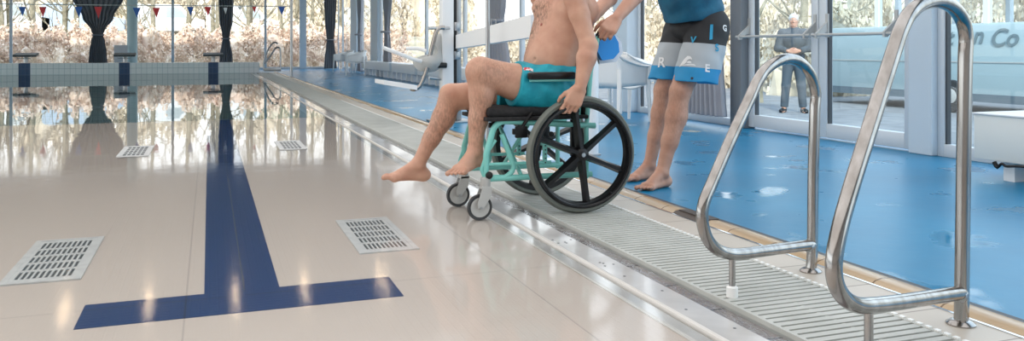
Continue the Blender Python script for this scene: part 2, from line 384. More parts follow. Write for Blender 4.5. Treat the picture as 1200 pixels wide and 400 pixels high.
w = MB(); w.grid(lambda u, v: (-13+(GX0+13)*u, BY+(FLOORY-BY)*v, ZW), 2, 4)
struct(w.build('water_film', M['film'], smooth=False))
# end wall of the pool
struct(MB().box((-13, PEND, -2.2), (1.72, PEND+.5, .385), bev=.01).build('wall_pool_end', M['endtile'], smooth=False))
for k, cx in enumerate((-5.78, -2.75, .14)):
    struct(MB().box((cx-.17, PEND-.006, -1.8), (cx+.17, PEND+.01, .388)).build('lane_end_marking', M['navytile'], smooth=False))
# edge slab, nosing, gutter, grating, studded tiles, kerb
Y0, Y1 = BY, PEND+.5
struct(MB().prism([(1.352,Y0,-.3),(1.352,Y0,-.018),(1.36,Y0,-.0145),(1.405,Y0,-.0145),(1.42,Y0,-.3)], (0,Y1-Y0,0)).build('trim_1', M['slab'], smooth=False))
struct(MB().box((1.345,Y0,-.1),(1.354,Y1,-.0165)).build('trim_2', M['nosing'], smooth=False))
struct(MB().box((1.414,Y0,-.3),(1.436,Y1,-.002), bev=.008).build('trim_3', M['nosing'], smooth=True))
struct(MB().box((1.436,Y0,-.3),(GX0,Y1,-.006), bev=.003).build('trim_4', M['slab'], smooth=False))
struct(MB().box((GX0,Y0,-.3),(GX1,Y1,-.022)).build('trim_5', M['guttertile'], smooth=False))
g = MB(); g.grid(lambda u, v: (GX0+(GX1-GX0)*u, Y0+(Y1-Y0)*v, -.012), 1, 8)
struct(g.build('gutter_water', M['gutterwater'], smooth=False))
struct(MB().box((GX1,Y0,-.3),(2.06,Y1,-.045)).build('trim_6', M['pit'], smooth=False))
g = MB(); y = 0.8
while y < Y1-.05:
    g.box((GX1+.012, y, -.03), (2.052, y+.027, .002)); y += .038
for x in (GX1, 1.845, 2.048): g.box((x, Y0, -.04), (x+.014, Y1, -.001 if x == 1.845 else .003))
struct(g.build('floor_drain_grating', M['grating'], smooth=False))
b = MB(); b.box((2.062,Y0,-.3),(2.24,Y1,.002))
struct(b.build('trim_7', M['tantile'], smooth=False))
g = MB(); y = .8
while y < 14: g.box((2.056, y, -.02), (2.070, y+.018, .006)); y += .034
struct(g.build('trim_8', M['plastic'], smooth=False))
struct(MB().box((2.240,Y0,-.05),(2.252,Y1,.005)).build('trim_9', M['chrome'], smooth=False))
pr = [(2.252,Y0,-.1),(2.252,Y0,.001),(2.27,Y0,.012),(2.30,Y0,.018),(2.34,Y0,.015),(2.372,Y0,.004),(2.372,Y0,-.1)]
struct(MB().prism(pr, (0,Y1-Y0,0)).build('trim_10', M['kerb'], smooth=True))
struct(MB().box((2.372,Y0,-.05),(2.40,Y1,.003)).build('trim_11', M['darkframe'], smooth=False))
# dark drain cover let into the kerb
p = at(802, 250, Z=0); q = at(838, 262, Z=0)
d = thing('kerb_drain', 'dark brown drain cover set into the tan kerb left of the handrail', 'drain', (2.31, (p.y+q.y)/2, .017))
m = M['draindark'] = mat('dark_drain', (.06,.045,.035), .45)
g = MB()
for k in range(12):
    yy = q.y + (p.y-q.y)*k/12; g.box((2.285, yy, .012), (2.345, yy+.02, .0212))
g.build('grid', m, d); MB().prism([(x_, q.y-.005, z_+.0015) for x_, _, z_ in pr], (0, p.y-q.y+.015, 0)).build('cover_plate', m, d, smooth=False)
# small dark discs drawn in place of the drain holes in the edge slab
for k, (sx, sy) in enumerate([(629,283),(662,284),(664,285),(669,281),(634,287),(707,309),(709,312),(719,310),(703,308),(732,324),(776,341),(804,363),(861,385)]):
    p = at(sx, sy, Z=-.006); 
    if p.x < 1.44 or p.x > 1.55: p.x = min(max(p.x, 1.45), 1.53)
    h = MB().lathe([(.0045,-.004),(.0055,.0004),(.0035,.0012)], (p.x, p.y, -.006), n=10).build('drain_hole_disc', M['darkframe'], base=(p.x,p.y,-.006))
    tag(h, 'tiny dark plug in the wet grey pool edge slab', 'disc', 'dark discs for drain holes in the pool edge')
# ---------------------------------------------------------------- drains in the pool floor
def drain(name, x0, x1, y0, y1, nx, ny, label, br=.2, ZF=ZF):
    d = thing(name, label, 'drain grate', ((x0+x1)/2, (y0+y1)/2, ZF))
    MB().box((x0+.01,y0+.01,ZF-.001),(x1-.01,y1-.01,ZF+.0008)).build('sump', M['darkframe'], d, smooth=False)
    f = MB(); z0, z1 = ZF, ZF+.006; bw = .035
    f.box((x0,y0,z0),(x0+.024,y1,z1)); f.box((x1-.024,y0,z0),(x1,y1,z1)); f.box((x0+.0241,y0,z0),(x1-.0241,y0+.026,z1)); f.box((x0+.0241,y1-.026,z0),(x1-.0241,y1,z1)); f.build('frame', M['grate'], d, smooth=False)
    g = MB(); z1 = ZF+.005; a0, a1, b0, b1 = x0+.022, x1-.022, y0+.024, y1-.024
    g.box((a0,b0,z0),(a1,b0+.04,z1-.0005)); g.box((a0,b1-.04,z0),(a1,b1,z1-.0005))
    W = (a1-a0-.03)/nx; H = (b1-b0-.08)/ny
    for i in range(nx+1): xx = a0+.015+i*W; g.box((a0 if i == 0 else xx-W*br, b0, z0), (a1 if i == nx else xx+W*br, b1, z1))
    for j in range(1, ny): yy = b0+.04+j*H; g.box((a0, yy-H*.12, z0), (a1, yy+H*.12, z1-.0008))
    g.build('slotted_grid', M['grate'], d, smooth=False)
    return d
p = at(62,317,Z=ZF)
drain('pool_floor_drain', -.73, -.455, 3.52, 4.28, 10, 5, 'large slotted drain grate in the pool floor, left of the blue lane line')
drain('pool_floor_drain', .60, .86, 3.55, 4.28, 10, 5, 'large slotted drain grate in the pool floor, in front of the bare feet')
drain('pool_floor_drain', -.70, -.46, 7.35, 8.1, 5, 5, 'far drain grate under rippled water left of the lane line', .12, ZW-.0002)
drain('pool_floor_drain', .57, .80, 7.4, 8.1, 5, 5, 'far drain grate under rippled water right of the lane line', .12, ZW-.0002)
# ---------------------------------------------------------------- room shell
struct(MB().box((LX,BY,TOP+.2),(WX+.3,FY+.3,TOP+.4)).build('ceiling', M['ceiling'], smooth=False))
struct(MB().box((LX,BY-.2,-.3),(WX+.2,BY,TOP+.2)).build('wall_back', M['wall'], smooth=False))
struct(MB().box((LX-.2,BY,-.3),(LX,FY,.5)).build('wall_left', M['wall'], smooth=False))
nwin = [0]
def window(a, b, z0, z1, plane, axis, fw=.06, bottom=.1, fm='frame', gm='glass', name=None, mid=None, dark=False):
    """glazed bay between a and b on the wall plane"""
    nwin[0] += 1; nm = name or 'window_%d' % nwin[0]
    P = (lambda u, v, z: (plane+v, u, z)) if axis == 'X' else (lambda u, v, z: (u, plane+v, z))
    r = bpy.data.objects.new(nm, None); C.objects.link(r); r.location = P((a+b)/2, 0, z0); r['kind'] = 'structure'
    f = MB(); D = .04
    def bx(u0,u1,w0,w1,d=D):
        lo = P(u0,-d,w0); hi = P(u1,d,w1); f.box([min(x) for x in zip(lo,hi)], [max(x) for x in zip(lo,hi)], bev=.006)
    bx(a,a+fw,z0,z1); bx(b-fw,b,z0,z1); bx(a+fw,b-fw,z0,z0+bottom); bx(a+fw,b-fw,z1-.08,z1)
    if mid: bx(a+fw,b-fw,mid-.03,mid+.03)
    f.build('window_frame', M[fm], r)
    if dark:
        s_ = MB()
        for u0 in (a+fw, b-fw-.016):
            lo = P(u0,-.02,z0+bottom); hi = P(u0+.016,.02,z1-.08); s_.box([min(x) for x in zip(lo,hi)], [max(x) for x in zip(lo,hi)])
        s_.build('seal', M['darkframe'], r, smooth=False)
    g = MB(); lo = P(a+fw,-.004,z0+bottom); hi = P(b-fw,.004,z1-.08)
    q = [P(a+fw,0,z0+bottom), P(b-fw,0,z0+bottom), P(b-fw,0,z1-.08), P(a+fw,0,z1-.08)]
    g.bm.faces.new([g.bm.verts.new(x) for x in q]); g.build('window_pane', M[gm], r, smooth=False)
    return r
# far wall bays (mullions where the photograph has them)
fx = [at(x, 60, Y=FY).x for x in (311, 355, 403)]
edges = [-16,-13,-10,-7.2,-4.2,-1.4, fx[0], fx[1], 5.35]
for a, b in zip(edges, edges[1:]): window(a, b, 0, TOP, FY, 'Y', fw=.05)
struct(MB().box((fx[1]-.15,FY-.12,0),(fx[1]+.13,FY-.05,TOP)).build('trim_mullion', M['pillar'], smooth=False))
struct(MB().box((LX,FY-.1,TOP-.02),(WX,FY+.1,TOP+.3)).build('wall_far', M['pillar'], smooth=False))
# left wall glazing
for a in range(-6, 37, 4): window(a, min(a+4, 37), .5, TOP, LX, 'X')
struct(MB().box((WX-.1,BY,TOP-.02),(WX+.1,FY,TOP+.3)).build('wall_right', M['pillar'], smooth=False))
# right wall: y positions along the glass from the picture
ry = lambda x: at(x, 60, X=WX).y
def pillar(x0, x1, m, dx=.12, dx1=.05):
    a, b = ry(x1), ry(x0); struct(MB().box((WX-dx,a,0),(WX+dx1,b,TOP), bev=.01).build('trim_pillar', m, smooth=False))
window(ry(425), 36.9, 0, TOP, WX, 'X')
pillar(414, 421, M['pillar']); pillar(438, 446, M['pillar']); 
ys = [ry(425), ry(447), ry(500), ry(545), ry(612), ry(660), ry(733)]
for a, b in zip(ys, ys[1:]): window(b, a, 0, TOP, WX, 'X')
pillar(733, 750, M['pillar'], .2)
window(ry(873), ry(750), 0, TOP, WX, 'X', bottom=.08, dark=True)
pillar(868, 881, M['greycol'], .14)
D1 = window(ry(962.5), ry(880), .02, 2.35, WX, 'X', fw=.10, bottom=.13, name='door_1', gm='dooglass', dark=True)
D2 = window(ry(1075), ry(963.5), .02, 2.35, WX, 'X', fw=.10, bottom=.13, name='door_2', gm='dooglass', dark=True)
window(ry(1075), ry(881), 2.35, TOP, WX, 'X')
pillar(1075, 1103, M['pillar'], .10)
window(1.5, ry(1103), .0, TOP, WX, 'X', bottom=.1, gm='dooglass', dark=True)
window(-6, 1.5, .0, TOP, WX, 'X', bottom=.1, gm='dooglass')
# push bars of the doors
for D, x0, x1 in ((D1, 876, 968), (D2, 966, 1066)):
    a, b = ry(x0)-.02, ry(x1)+.03; h = MB(); X = WX-.16; z = .985
    h.tube([(X,a,z),(X,b,z)], .014); 
    for yy in ((a-.06), (b+.06)):
        pass
    for yy, e in ((a-.07, 0), (b+.07, 1)):
        h.prism([(X+.015,yy-.012,z-.03),(X-.02,yy-.012,z-.03),(X-.02,yy-.012,z+.015),(WX-.045,yy-.012,z+.13),(WX-.045,yy-.012,z+.03),(X+.06,yy-.012,z+.02)], (0,.024,0))
        h.box((WX-.05,yy-.02,z-.02),(WX-.038,yy+.02,z+.2))
    h.build('push_bar', M['greyplastic'], D)
# round column by the far glass, light board beside it
p = at(155, 60, Y=35.6)
struct(MB().lathe([(.19,0),(.19,TOP+.2)], (p.x,p.y,0), n=32).build('trim_column', M['column']))
a, b = at(133.5,73,Y=35.2), at(149.5,53,Y=35.2)
t = thing('whiteboard', 'pale grey free standing board beside the round column', 'board', ((a.x+b.x)/2, 35.2, 0))
M['paleboard'] = mat('pale_board', (.62,.66,.70), .4)
MB().box((a.x,35.18,.35),(b.x,35.22,b.z), bev=.01).build('board', M['paleboard'], t)
for x in (a.x+.05, b.x-.05): MB().tube([(x,35.2,0),(x,35.2,.4)], .015).build('leg', M['steel2'], t)
# ceiling strip lamps
for X in (-5.4, -4.0, -2.55, -1.1, .5, 1.85, 3.45):
    for Y in (17.6,):
        t = thing('ceiling_lamp', 'narrow strip lamp hanging under the ceiling', 'lamp', (X, Y, TOP+.1), 'strip lamps under the ceiling')
        MB().box((X-.05,Y-.65,TOP+.06),(X+.05,Y+.65,TOP+.2), bev=.01).build('housing', M['white'], t)
        MB().box((X-.02,Y-.62,TOP+.04),(X+.02,Y-.04,TOP+.065)).box((X-.02,Y+.04,TOP+.04),(X+.02,Y+.62,TOP+.065)).build('tube', M['lampglow'], t, smooth=False)
# ---------------------------------------------------------------- curtains
def curtain(x, y, axis, prof, m, label, cat='curtain', pleats=9, z0=.03, seed=0):
    """prof: (z, half width) from the top down; gathered at its waist"""
    rr = random.Random(seed); ph = [rr.uniform(0, 6.28) for _ in range(6)]
    zs = [p[0] for p in prof]; ws = [p[1] for p in prof]
    def f(u, v):
        s = v*(len(prof)-1); i = min(int(s), len(prof)-2); fr = s-i; e = fr*fr*(3-2*fr)
        z = zs[i]+(zs[i+1]-zs[i])*fr; w_ = ws[i]+(ws[i+1]-ws[i])*e
        a = (u-.5)*2*w_; dep = (.045*math.sin(u*pleats*6.283+ph[0]) + .018*math.sin(u*pleats*13+ph[1]+z))*min(1, w_/.22+.35)
        dep += .1*(1-min(1, w_/.35))*math.cos((u-.5)*3.14)
        return (x+a, y-dep, z) if axis == 'X' else (x-dep, y+a, z)
    t = thing('curtain', label, cat, (x, y, 0))
    b = MB(); b.grid(f, pleats*10, 60); c = b.build('curtain_cloth', m, t, angle=None)
    sm = c.modifiers.new('s', 'SOLIDIFY'); sm.thickness = .006
    i = min(range(len(ws)), key=lambda k: ws[k]); zz = zs[i]; w_ = ws[i]
    pts = [(x+(w_+.03)*math.cos(a), y-.05+.13*math.sin(a), zz) if axis == 'X' else (x-.05+.13*math.sin(a), y+(w_+.03)*math.cos(a), zz) for a in [k*6.283/20 for k in range(20)]]
    MB().tube(pts, .03, n=8, closed=True).build('tieback', m, t)
cu = lambda x, Y: at(x, 60, Y=Y).x
S = 36.7/1040.
zp = lambda y, s=S: HC+(HY-y)*s
curtain(cu(115,36.5), 36.5, 'X', [(3.97,1.3),(3.4,1.12),(2.9,.92),(2.1,.55),(1.6,.24),(1.42,.17),(1.2,.24),(.7,.31),(.03,.36)], M['curtain'], 'dark grey curtain tied in at its waist, left of the round column', seed=1)
curtain(cu(265,36.5), 36.5, 'X', [(3.97,.32),(3.0,.30),(2.0,.26),(1.5,.16),(1.3,.13),(1.1,.17),(.6,.25),(.03,.28)], M['curtain'], 'dark grey tied curtain behind the rightmost starting block', seed=2, pleats=6)
curtain(cu(387,36.5), 36.5, 'X', [(3.97,.3),(2.9,.26),(2.0,.22),(1.5,.17),(1.26,.14),(1.0,.18),(.5,.24),(.03,.27)], M['curtain'], 'grey tied curtain just left of the two small white chairs', seed=3, pleats=6)
for x, tx, s_, m, w_, lab in ((430, 0, 4, 'curtain2', .45, 'narrow tied grey curtain above the start of the long white bench'), (463, 0, 5, 'curtain2', .55, 'tied grey curtain above the white lounge seat by the bench'), (597, 0, 6, 'curtain2', .75, 'grey curtain passing behind the white boom of the pool lift')):
    Y = ry(x); dY = abs(ry(x+1)-ry(x)); ww = w_
    curtain(WX-.25, Y, 'Y', [(3.97,ww*1.4),(2.4,ww),(1.7,ww*.55),(1.4,ww*.4),(1.2,ww*.55),(.6,ww*.8),(.05,ww*.9)], M[m], lab, seed=s_, pleats=7)
Y = ry(846)
curtain(WX-.30, Y+.05, 'Y', [(3.97,.45),(2.0,.40),(1.25,.36),(.95,.42),(.6,.47),(.3,.50),(.12,.52)], M['curtain2'], 'light grey pleated curtain hanging behind the standing helper', seed=9, pleats=11)
# ---------------------------------------------------------------- starting blocks
for k, (cx, lab) in enumerate(((-5.78, 'leftmost starting block on the tiled pool end wall'), (-2.75, 'starting block in front of the round column'), (.14, 'starting block in line with the dark blue lane line'))):
    t = thing('starting_block', lab, 'starting block', (cx, PEND+.25, .385))
    MB().prism([(cx-.34,PEND-.02,.60),(cx-.34,PEND-.02,.67),(cx-.34,PEND+.5,.735),(cx-.34,PEND+.5,.665)], (.68,0,0)).build('platform', M['blockdark'], t, smooth=False)
    MB().tube([(cx,PEND+.25,.385),(cx,PEND+.25,.65)], .07, n=16).build('pedestal', M['steel2'], t)
    MB().box((cx-.15,PEND+.1,.385),(cx+.15,PEND+.4,.405)).build('base_plate', M['steel2'], t, smooth=False)
    MB().tube([(cx-.2,PEND-.03,.61),(cx-.2,PEND-.08,.55),(cx+.2,PEND-.08,.55),(cx+.2,PEND-.03,.61)], .012, n=8).build('grip_bar', M['steel2'], t)
# ---------------------------------------------------------------- flag poles, line and pennants
def pole(px, Y, lab, r=.025):
    p = at(px, 60, Y=Y); t = thing('flag_pole', lab, 'pole', (p.x, Y, 0))
    MB().tube([(p.x,Y,0),(p.x,Y,2.75)], r, n=16).build('tube', M['steel2'], t); MB().lathe([(r*2.2,0),(r*2.2,.012),(r*1.2,.03)], (p.x,Y,0), n=20).build('foot_flange', M['steel2'], t)
    return p.x
PX = pole(341.5, 26.0, 'slim steel flag pole at the far pool edge, beside the ladder', .04)
pole(571.5, 6.62, 'slim steel pole rising behind the raised knee of the seated man', .019)
zs = HC + 50*26/1040.
MB_ = MB().tube(spline([(-13,26,zs+.02),(-6,26,zs-.02),(PX,26,zs+.05)], 12), .012, n=6).build('flag_line', M['string'])
tag(MB_, 'thin white line of pennants strung across the far pool', 'line')
fl = [(26,8,11,9,'blue'),(50,8,12,9,'red'),(92,8,13,9,'blue'),(115,8,14,9,'red'),(160,9,12,9,'blue'),(183,9,12,9,'red'),(223,8,11,8,'blue'),(243.5,8,11,8,'red'),(264,9,8,5,'whiteflag'),(281,8,4,6,'whiteflag'),(298,8,7,5,'red'),(330,8,10,8,'blue')]
nb = ['blue pennant left of all the others on the line', 'red pennant second from the left on the line', 'blue pennant just left of the wide dark curtain', 'red pennant hanging in front of the wide dark curtain', 'blue pennant hanging in front of the round column', 'red pennant just right of the round column', 'blue pennant midway between the round column and the narrow curtain', 'red pennant just left of the narrow dark curtain', 'small white pennant in front of the narrow dark curtain', 'small white pennant between the narrow curtain and the last red one', 'small red pennant left of the far pool ladder', 'blue pennant nearest the slim far flag pole']
for (x, y, hgt, wid, c), lab in zip(fl, nb):
    a, b_, d_ = at(x-wid/2, y, Y=26), at(x+wid/2, y, Y=26), at(x+.5, y+hgt, Y=26)
    f = MB().prism([a, b_, d_], (0,.006,0)).build('pennant', M[c], smooth=False, base=(a+b_)/2); tag(f, lab, 'pennant', 'pennants over the far pool')
# ---------------------------------------------------------------- far pool ladder
t = thing('pool_ladder', 'curved steel ladder rails at the far pool corner', 'ladder', (1.8, 31, 0))
for pts in ([(309,75),(311,66),(315,57),(320.5,50),(325.5,51)], [(310.5,75),(313.5,70),(318,64),(322.5,57),(327,56),(328.6,60),(328.6,81)]):
    MB().tube(spline([at(x, y, Y=31.2) for x, y in pts], 5), .028, n=8).build('rail', M['steel2'], t)
MB().box(at(309,82,Y=31.2)+Vector((0,-.1,-.05)), at(329,79.5,Y=31.2)+Vector((0,.1,0)), bev=.01).build('step', M['steel2'], t)
MB().tube([at(309,75,Y=31.2), at(309,81,Y=31.2)], .028, n=8).build('rail', M['steel2'], t)
# ---------------------------------------------------------------- outside: ground, shrubs, trees, vans
struct(MB().box((-80,FY+.3,-.6),(WX+.4,46,.0)).build('ground_far', M['grass'], smooth=False))
struct(MB().prism([(-90,46,-.6),(-90,46,0),(-90,54,1.7),(-90,110,1.7),(-90,110,-.6)], (150,0,0)).build('ground_bank', M['grass'], smooth=False))
struct(MB().box((WX+.36,-20,-.6),(34,46,-.28)).build('ground_paving', M['concrete'], smooth=False))
struct(MB().box((34,-30,-.6),(90,46,-.2)).build('ground_verge', M['grass'], smooth=False))
struct(MB().box((-80,-20,-.6),(LX-.2,FY+.3,-.2)).build('ground_left', M['grass'], smooth=False))
def shrub_mesh(seed, n=5200):
    r_ = np.random.default_rng(seed); V = []; Fc = []
    for k in range(n):
        u, v = r_.uniform(0, 6.283), r_.uniform(0, 1); rad = (.35+.65*math.sqrt(r_.uniform(0,1)))
        lump = 1+.18*math.sin(3*u+seed)+.12*math.sin(5*u+2*v*6)
        c = np.array([math.cos(u)*math.sqrt(max(0,1-v*v*.9))*rad*lump, math.sin(u)*math.sqrt(max(0,1-v*v*.9))*rad*.8, v*rad*.98*lump])
        a = r_.normal(size=3); a /= np.linalg.norm(a); b = np.cross(a, r_.normal(size=3)); b /= np.linalg.norm(b); s_ = r_.uniform(.02,.055)
        i = len(V); V += [c-a*s_-b*s_*.6, c+a*s_-b*s_*.6, c+a*s_+b*s_*.6, c-a*s_+b*s_*.6]; Fc.append((i,i+1,i+2,i+3))
    me = bpy.data.meshes.new('shrub'); me.from_pydata([tuple(x) for x in V], [], Fc); return me
def core_mesh():
    bm = bmesh.new(); bmesh.ops.create_icosphere(bm, subdivisions=3, radius=1)
    for v in bm.verts:
        q = v.co; s_ = .84*(1+.15*math.sin(5*q.x+3*q.z)+.1*math.sin(7*q.y)); v.co = Vector((q.x*s_, q.y*s_*.8, max(q.z,0)*s_))
    me = bpy.data.meshes.new('shrub_core'); bm.to_mesh(me); bm.free(); return me
SH = [shrub_mesh(s_) for s_ in (1,2,3)]; CO = core_mesh()
for me in SH: me.materials.append(M['leaf_pink'])
CO.materials.append(M['leaf_pink'])
SH2 = [me.copy() for me in SH]; CO2 = CO.copy()
for me in SH2+[CO2]: me.materials[0] = M['leaf_tan']
def shrub(x, y, z, sx, sz, i, lab, grp, tan=False):
    t = thing('shrub', lab, 'shrub', (x, y, z), grp)
    for nm, me in (('foliage', (SH2 if tan else SH)[i%3]), ('inner_foliage', CO2 if tan else CO)):
        o = bpy.data.objects.new(nm, me); C.objects.link(o); o.parent = t; o.scale = (sx, sx*.8, sz)
    t.rotation_euler.z = i*1.3
x = -17.5; i = 0
while x < 8.5:
    shrub(x, 42.5+random.uniform(-.4,.4), -.05, random.uniform(1.3,1.7), random.uniform(1.75,2.15), i, 'dry pinkish shrub in the hedge outside the far glass', 'hedge shrubs outside the far glass'); x += 1.35; i += 1
x = -16.5
while x < 9:
    shrub(x, 40.0+random.uniform(-.5,.5), -.05, random.uniform(.8,1.2), random.uniform(.7,1.2), i, 'low dry shrub in front of the hedge outside', 'low shrubs in front of the hedge'); x += 1.9; i += 1
def tree(x, y, z, h, seed, lab, grp, n=7):
    r_ = random.Random(seed); t = thing('bare_tree', lab, 'tree', (x, y, z), grp)
    top = Vector((x+r_.uniform(-.5,.5), y+r_.uniform(-.4,.4), z+h)); base = Vector((x,y,z-.1)); P = []
    for k in range(7): q = base.lerp(top, k/6); P.append(q+Vector((r_.uniform(-.08,.08), r_.uniform(-.08,.08), 0)))
    R0 = .05+h*.012; MB().tube(P, [R0*(1-.8*k/6) for k in range(7)], n=8).build('trunk', M['bark'], t)
    b = MB()
    def br(p, d, l, r0, dep):
        q = [p]; dd = d.copy()
        for k in range(3): dd = (dd+Vector((r_.uniform(-.2,.2), r_.uniform(-.2,.2), r_.uniform(0,.22)))).normalized(); q.append(q[-1]+dd*l/3)
        b.tube(q, [r0*(1-.25*k) for k in range(4)], n=4)
        if dep:
            for k in range(3): br(q[r_.randint(1,3)], (dd+Vector((r_.uniform(-.9,.9), r_.uniform(-.9,.9), r_.uniform(-.1,.7)))).normalized(), l*.6, r0*.5, dep-1)
    for k in range(n*2):
        s_ = r_.uniform(.22,.95); a = r_.uniform(0,6.283); br(base.lerp(top, s_), Vector((math.cos(a), math.sin(a), r_.uniform(.5,1.3))).normalized(), h*.28*(1.15-s_), R0*.35, 2)
    b.build('branches', M['bark'], t); return t
protos = []
for i in range(5):
    protos.append(tree(-16+i*2.3, 45.4+random.uniform(-.6,.6), -.02, random.uniform(6,8.5), i+11, 'bare winter tree behind the hedge beyond the far glass', 'bare trees behind the hedge'))
for i in range(30):
    o = copy_tree(protos[i%5]); X = -18+i*.93
    o.location = (X+random.uniform(-.4,.4), 45.0+random.uniform(-1,1), -.02); o.rotation_euler.z = random.uniform(0,6); s_ = random.uniform(.85,1.2); o.scale = (s_,s_,s_)
for i in range(12):
    o = copy_tree(protos[(i*2)%5]); a = (9+ (i%4)*2.4, 15+i*2.1) if i < 8 else (36+i, 4+(i-8)*9)
    o.location = (a[0]+random.uniform(-.5,.5)+2, a[1], -.3); o.rotation_euler.z = i*2.1
    o['label'] = 'bare tree outside beyond the right hand glass wall'; o['group'] = 'bare trees beyond the right glass'
for i in range(13): shrub(14.5+ (i%2)*.9, 17+i*2.3, -.3, 1.5, 2.3+random.uniform(-.3,.6), i, 'tan dry shrub outside the right glass wall', 'tan shrubs beyond the right glass', True)
for i in range(12): shrub(36+(i%2), 2+i*4.6, -.3, 2.7, 4.6+random.uniform(-.6,.8), i, 'tall tan shrub at the far side of the paved yard', 'tall shrubs across the paved yard', True)
M['carwhite'] = mat('vehicle_white', (.75,.78,.82), .25); M['carblue'] = mat('vehicle_blue', (.42,.52,.66), .25)
M['paleglass'] = mat('pale_vehicle_glass', (.40,.46,.50), .1)  # even pale tone of the van windows
M['busside'] = mat('pale_teal_panel', (.36,.47,.50), .3); M['darkglass'] = mat('vehicle_glass', (.12,.16,.19), .08); M['lettering'] = mat('grey_lettering', (.16,.22,.24), .4)
def van(x, y, z, lab, m, w=4.6):
    t = thing('parked_van', lab, 'van', (x, y, z))
    MB().prism([(x-w/2,y,z+.35),(x-w/2,y,z+1.9),(x-w/2+.2,y,z+2.05),(x+w/2-1.5,y,z+2.05),(x+w/2-.8,y,z+1.25),(x+w/2,y,z+1.05),(x+w/2,y,z+.35)], (0,1.8,0)).build('body', M[m], t, smooth=False)
    MB().prism([(x+w/2-2.3,y-.01,z+1.2),(x+w/2-2.3,y-.01,z+1.85),(x+w/2-1.55,y-.01,z+1.85),(x+w/2-1.05,y-.01,z+1.2)], (0,.03,0)).build('window', M['paleglass'], t, smooth=False)
    for xx in (x-w/2+.9, x+w/2-.9): MB().lathe([(.1,-.12),(.33,-.12),(.33,.1),(.1,.1)], (xx,y+.05,z+.33), 'Y', 20).build('wheel', M['tyre_dark'], t)
for i in range(16): shrub(-25+i*2.9, 62.5+(i%2), 1.6, 2.2, 3.4+random.uniform(-.8,1.2), i, 'tall tan shrub on the bank behind the parked vans', 'tall shrubs on the bank', True)
for px, lab, m in ((8,'white van on the bank at the far left beyond the hedge','carwhite'),(98,'blue van on the bank beyond the hedge','carblue'),(195,'white van on the bank seen right of the round column','carwhite'),(285,'white van on the bank right of the narrow dark curtain','carwhite')):
    p = at(px, 10, Y=58); van(p.x, 58, 1.7, lab, m)
# tour vehicle outside the doors: pale panel side with lettering, window band above
BX = 12.5; ya, yb = at(1330, 60, X=BX).y, at(962, 60, X=BX).y
t = thing('camper_bus', 'pale teal bus with grey lettering parked outside the glass doors', 'bus', (BX, (ya+yb)/2, -.28))
zt = at(1150, 27, X=BX).z
MB().box((BX,ya,-.02),(BX+2.2,yb,zt), bev=.05).build('lower_body', M['busside'], t)
b = MB(); b.box((BX+.02,ya,2.35),(BX+2.18,yb,2.75), bev=.08)
for f_ in (0,.18,.37,.56,.75,.985): yy = ya+(yb-ya)*f_; b.box((BX+.02,yy,zt-.01),(BX+.12,yy+.10,2.4)); b.box((BX+2.05,yy,zt-.01),(BX+2.15,yy+.10,2.4))
b.build('upper_body', M['carwhite'], t)
for f0, f1 in ((0,.18),(.18,.37),(.37,.56),(.56,.75),(.75,.985)):
    y0_, y1_ = ya+(yb-ya)*f0+.1, ya+(yb-ya)*f1; MB().box((BX+.05,y0_,zt),(BX+.06,y1_,2.36)).build('window', M['glass'], t, smooth=False)
MB().box((BX-.012,ya+.05,.62),(BX+.01,yb-.05,.64)).build('side_strip', M['greyplastic'], t, smooth=False)
MB().box((BX-.01,ya,-.06),(BX+.02,yb,.08)).build('skirt', M['darkglass'], t, smooth=False)
for px in (1116,):
    wy = at(px, 60, X=BX).y
    wh = MB().lathe([(.10,-.02),(.15,-.03),(.17,0),(.27,0),(.29,.02),(.29,.2),(.1,.2)], (BX-.02,wy,.02), 'X', 28).build('wheel', M['tyre_dark'], t)
    MB().lathe([(.02,-.03),(.12,-.02),(.165,0),(.165,.02)], (BX-.03,wy,.02), 'X', 20).build('hubcap', M['greyplastic'], wh)
def text_mesh(s_, size, shear=0, ext=.002, bold=0):
    cu_ = bpy.data.curves.new('text', 'FONT'); cu_.body = s_; cu_.size = size; cu_.shear = shear; cu_.extrude = ext; cu_.offset = bold
    o = bpy.data.objects.new('text', cu_); C.objects.link(o); bpy.context.view_layer.update()
    me = bpy.data.meshes.new_from_object(o.evaluated_get(bpy.context.evaluated_depsgraph_get())); bpy.data.objects.remove(o); bpy.data.curves.remove(cu_); return me
for s_, px, py, sz in (('t', 1108, 53, .42), ('n', 1139, 51, .42), ('Co', 1159, 54, .42)):
    me = text_mesh(s_, sz, .35, .004, .006); p = at(px, py, X=BX-.012)
    me.transform(Matrix(((0,0,1,0),(-1,0,0,0),(0,1,0,0),(0,0,0,1)))); me.update(); me.validate()
    o = bpy.data.objects.new('lettering', me); me.materials.append(M['lettering']); C.objects.link(o); o.parent = t; o.location = Vector(p)-t.location
# ---------------------------------------------------------------- world and lights
wd = bpy.data.worlds.new('world'); SC.world = wd; wd.use_nodes = True; nt = wd.node_tree; bg = nt.nodes['Background']
tc = nt.nodes.new('ShaderNodeTexCoord'); sp = nt.nodes.new('ShaderNodeSeparateXYZ'); rp = nt.nodes.new('ShaderNodeValToRGB')
nt.links.new(tc.outputs['Generated'], sp.inputs[0]); nt.links.new(sp.outputs['Z'], rp.inputs[0]); nt.links.new(rp.outputs[0], bg.inputs[0])
rp.color_ramp.elements[0].color = (1,.985,.96,1); rp.color_ramp.elements[1].color = (.72,.84,1,1); rp.color_ramp.elements[1].position = .7
bg.inputs[1].default_value = 1.9
def portal(loc, rot, sx, sy):
    l = bpy.data.lights.new('daylight_portal', 'AREA'); l.shape = 'RECTANGLE'; l.size = sx; l.size_y = sy; l.cycles.is_portal = True
    o = bpy.data.objects.new('daylight_portal', l); C.objects.link(o); o.location = loc; o.rotation_euler = rot
R_ = math.pi/2
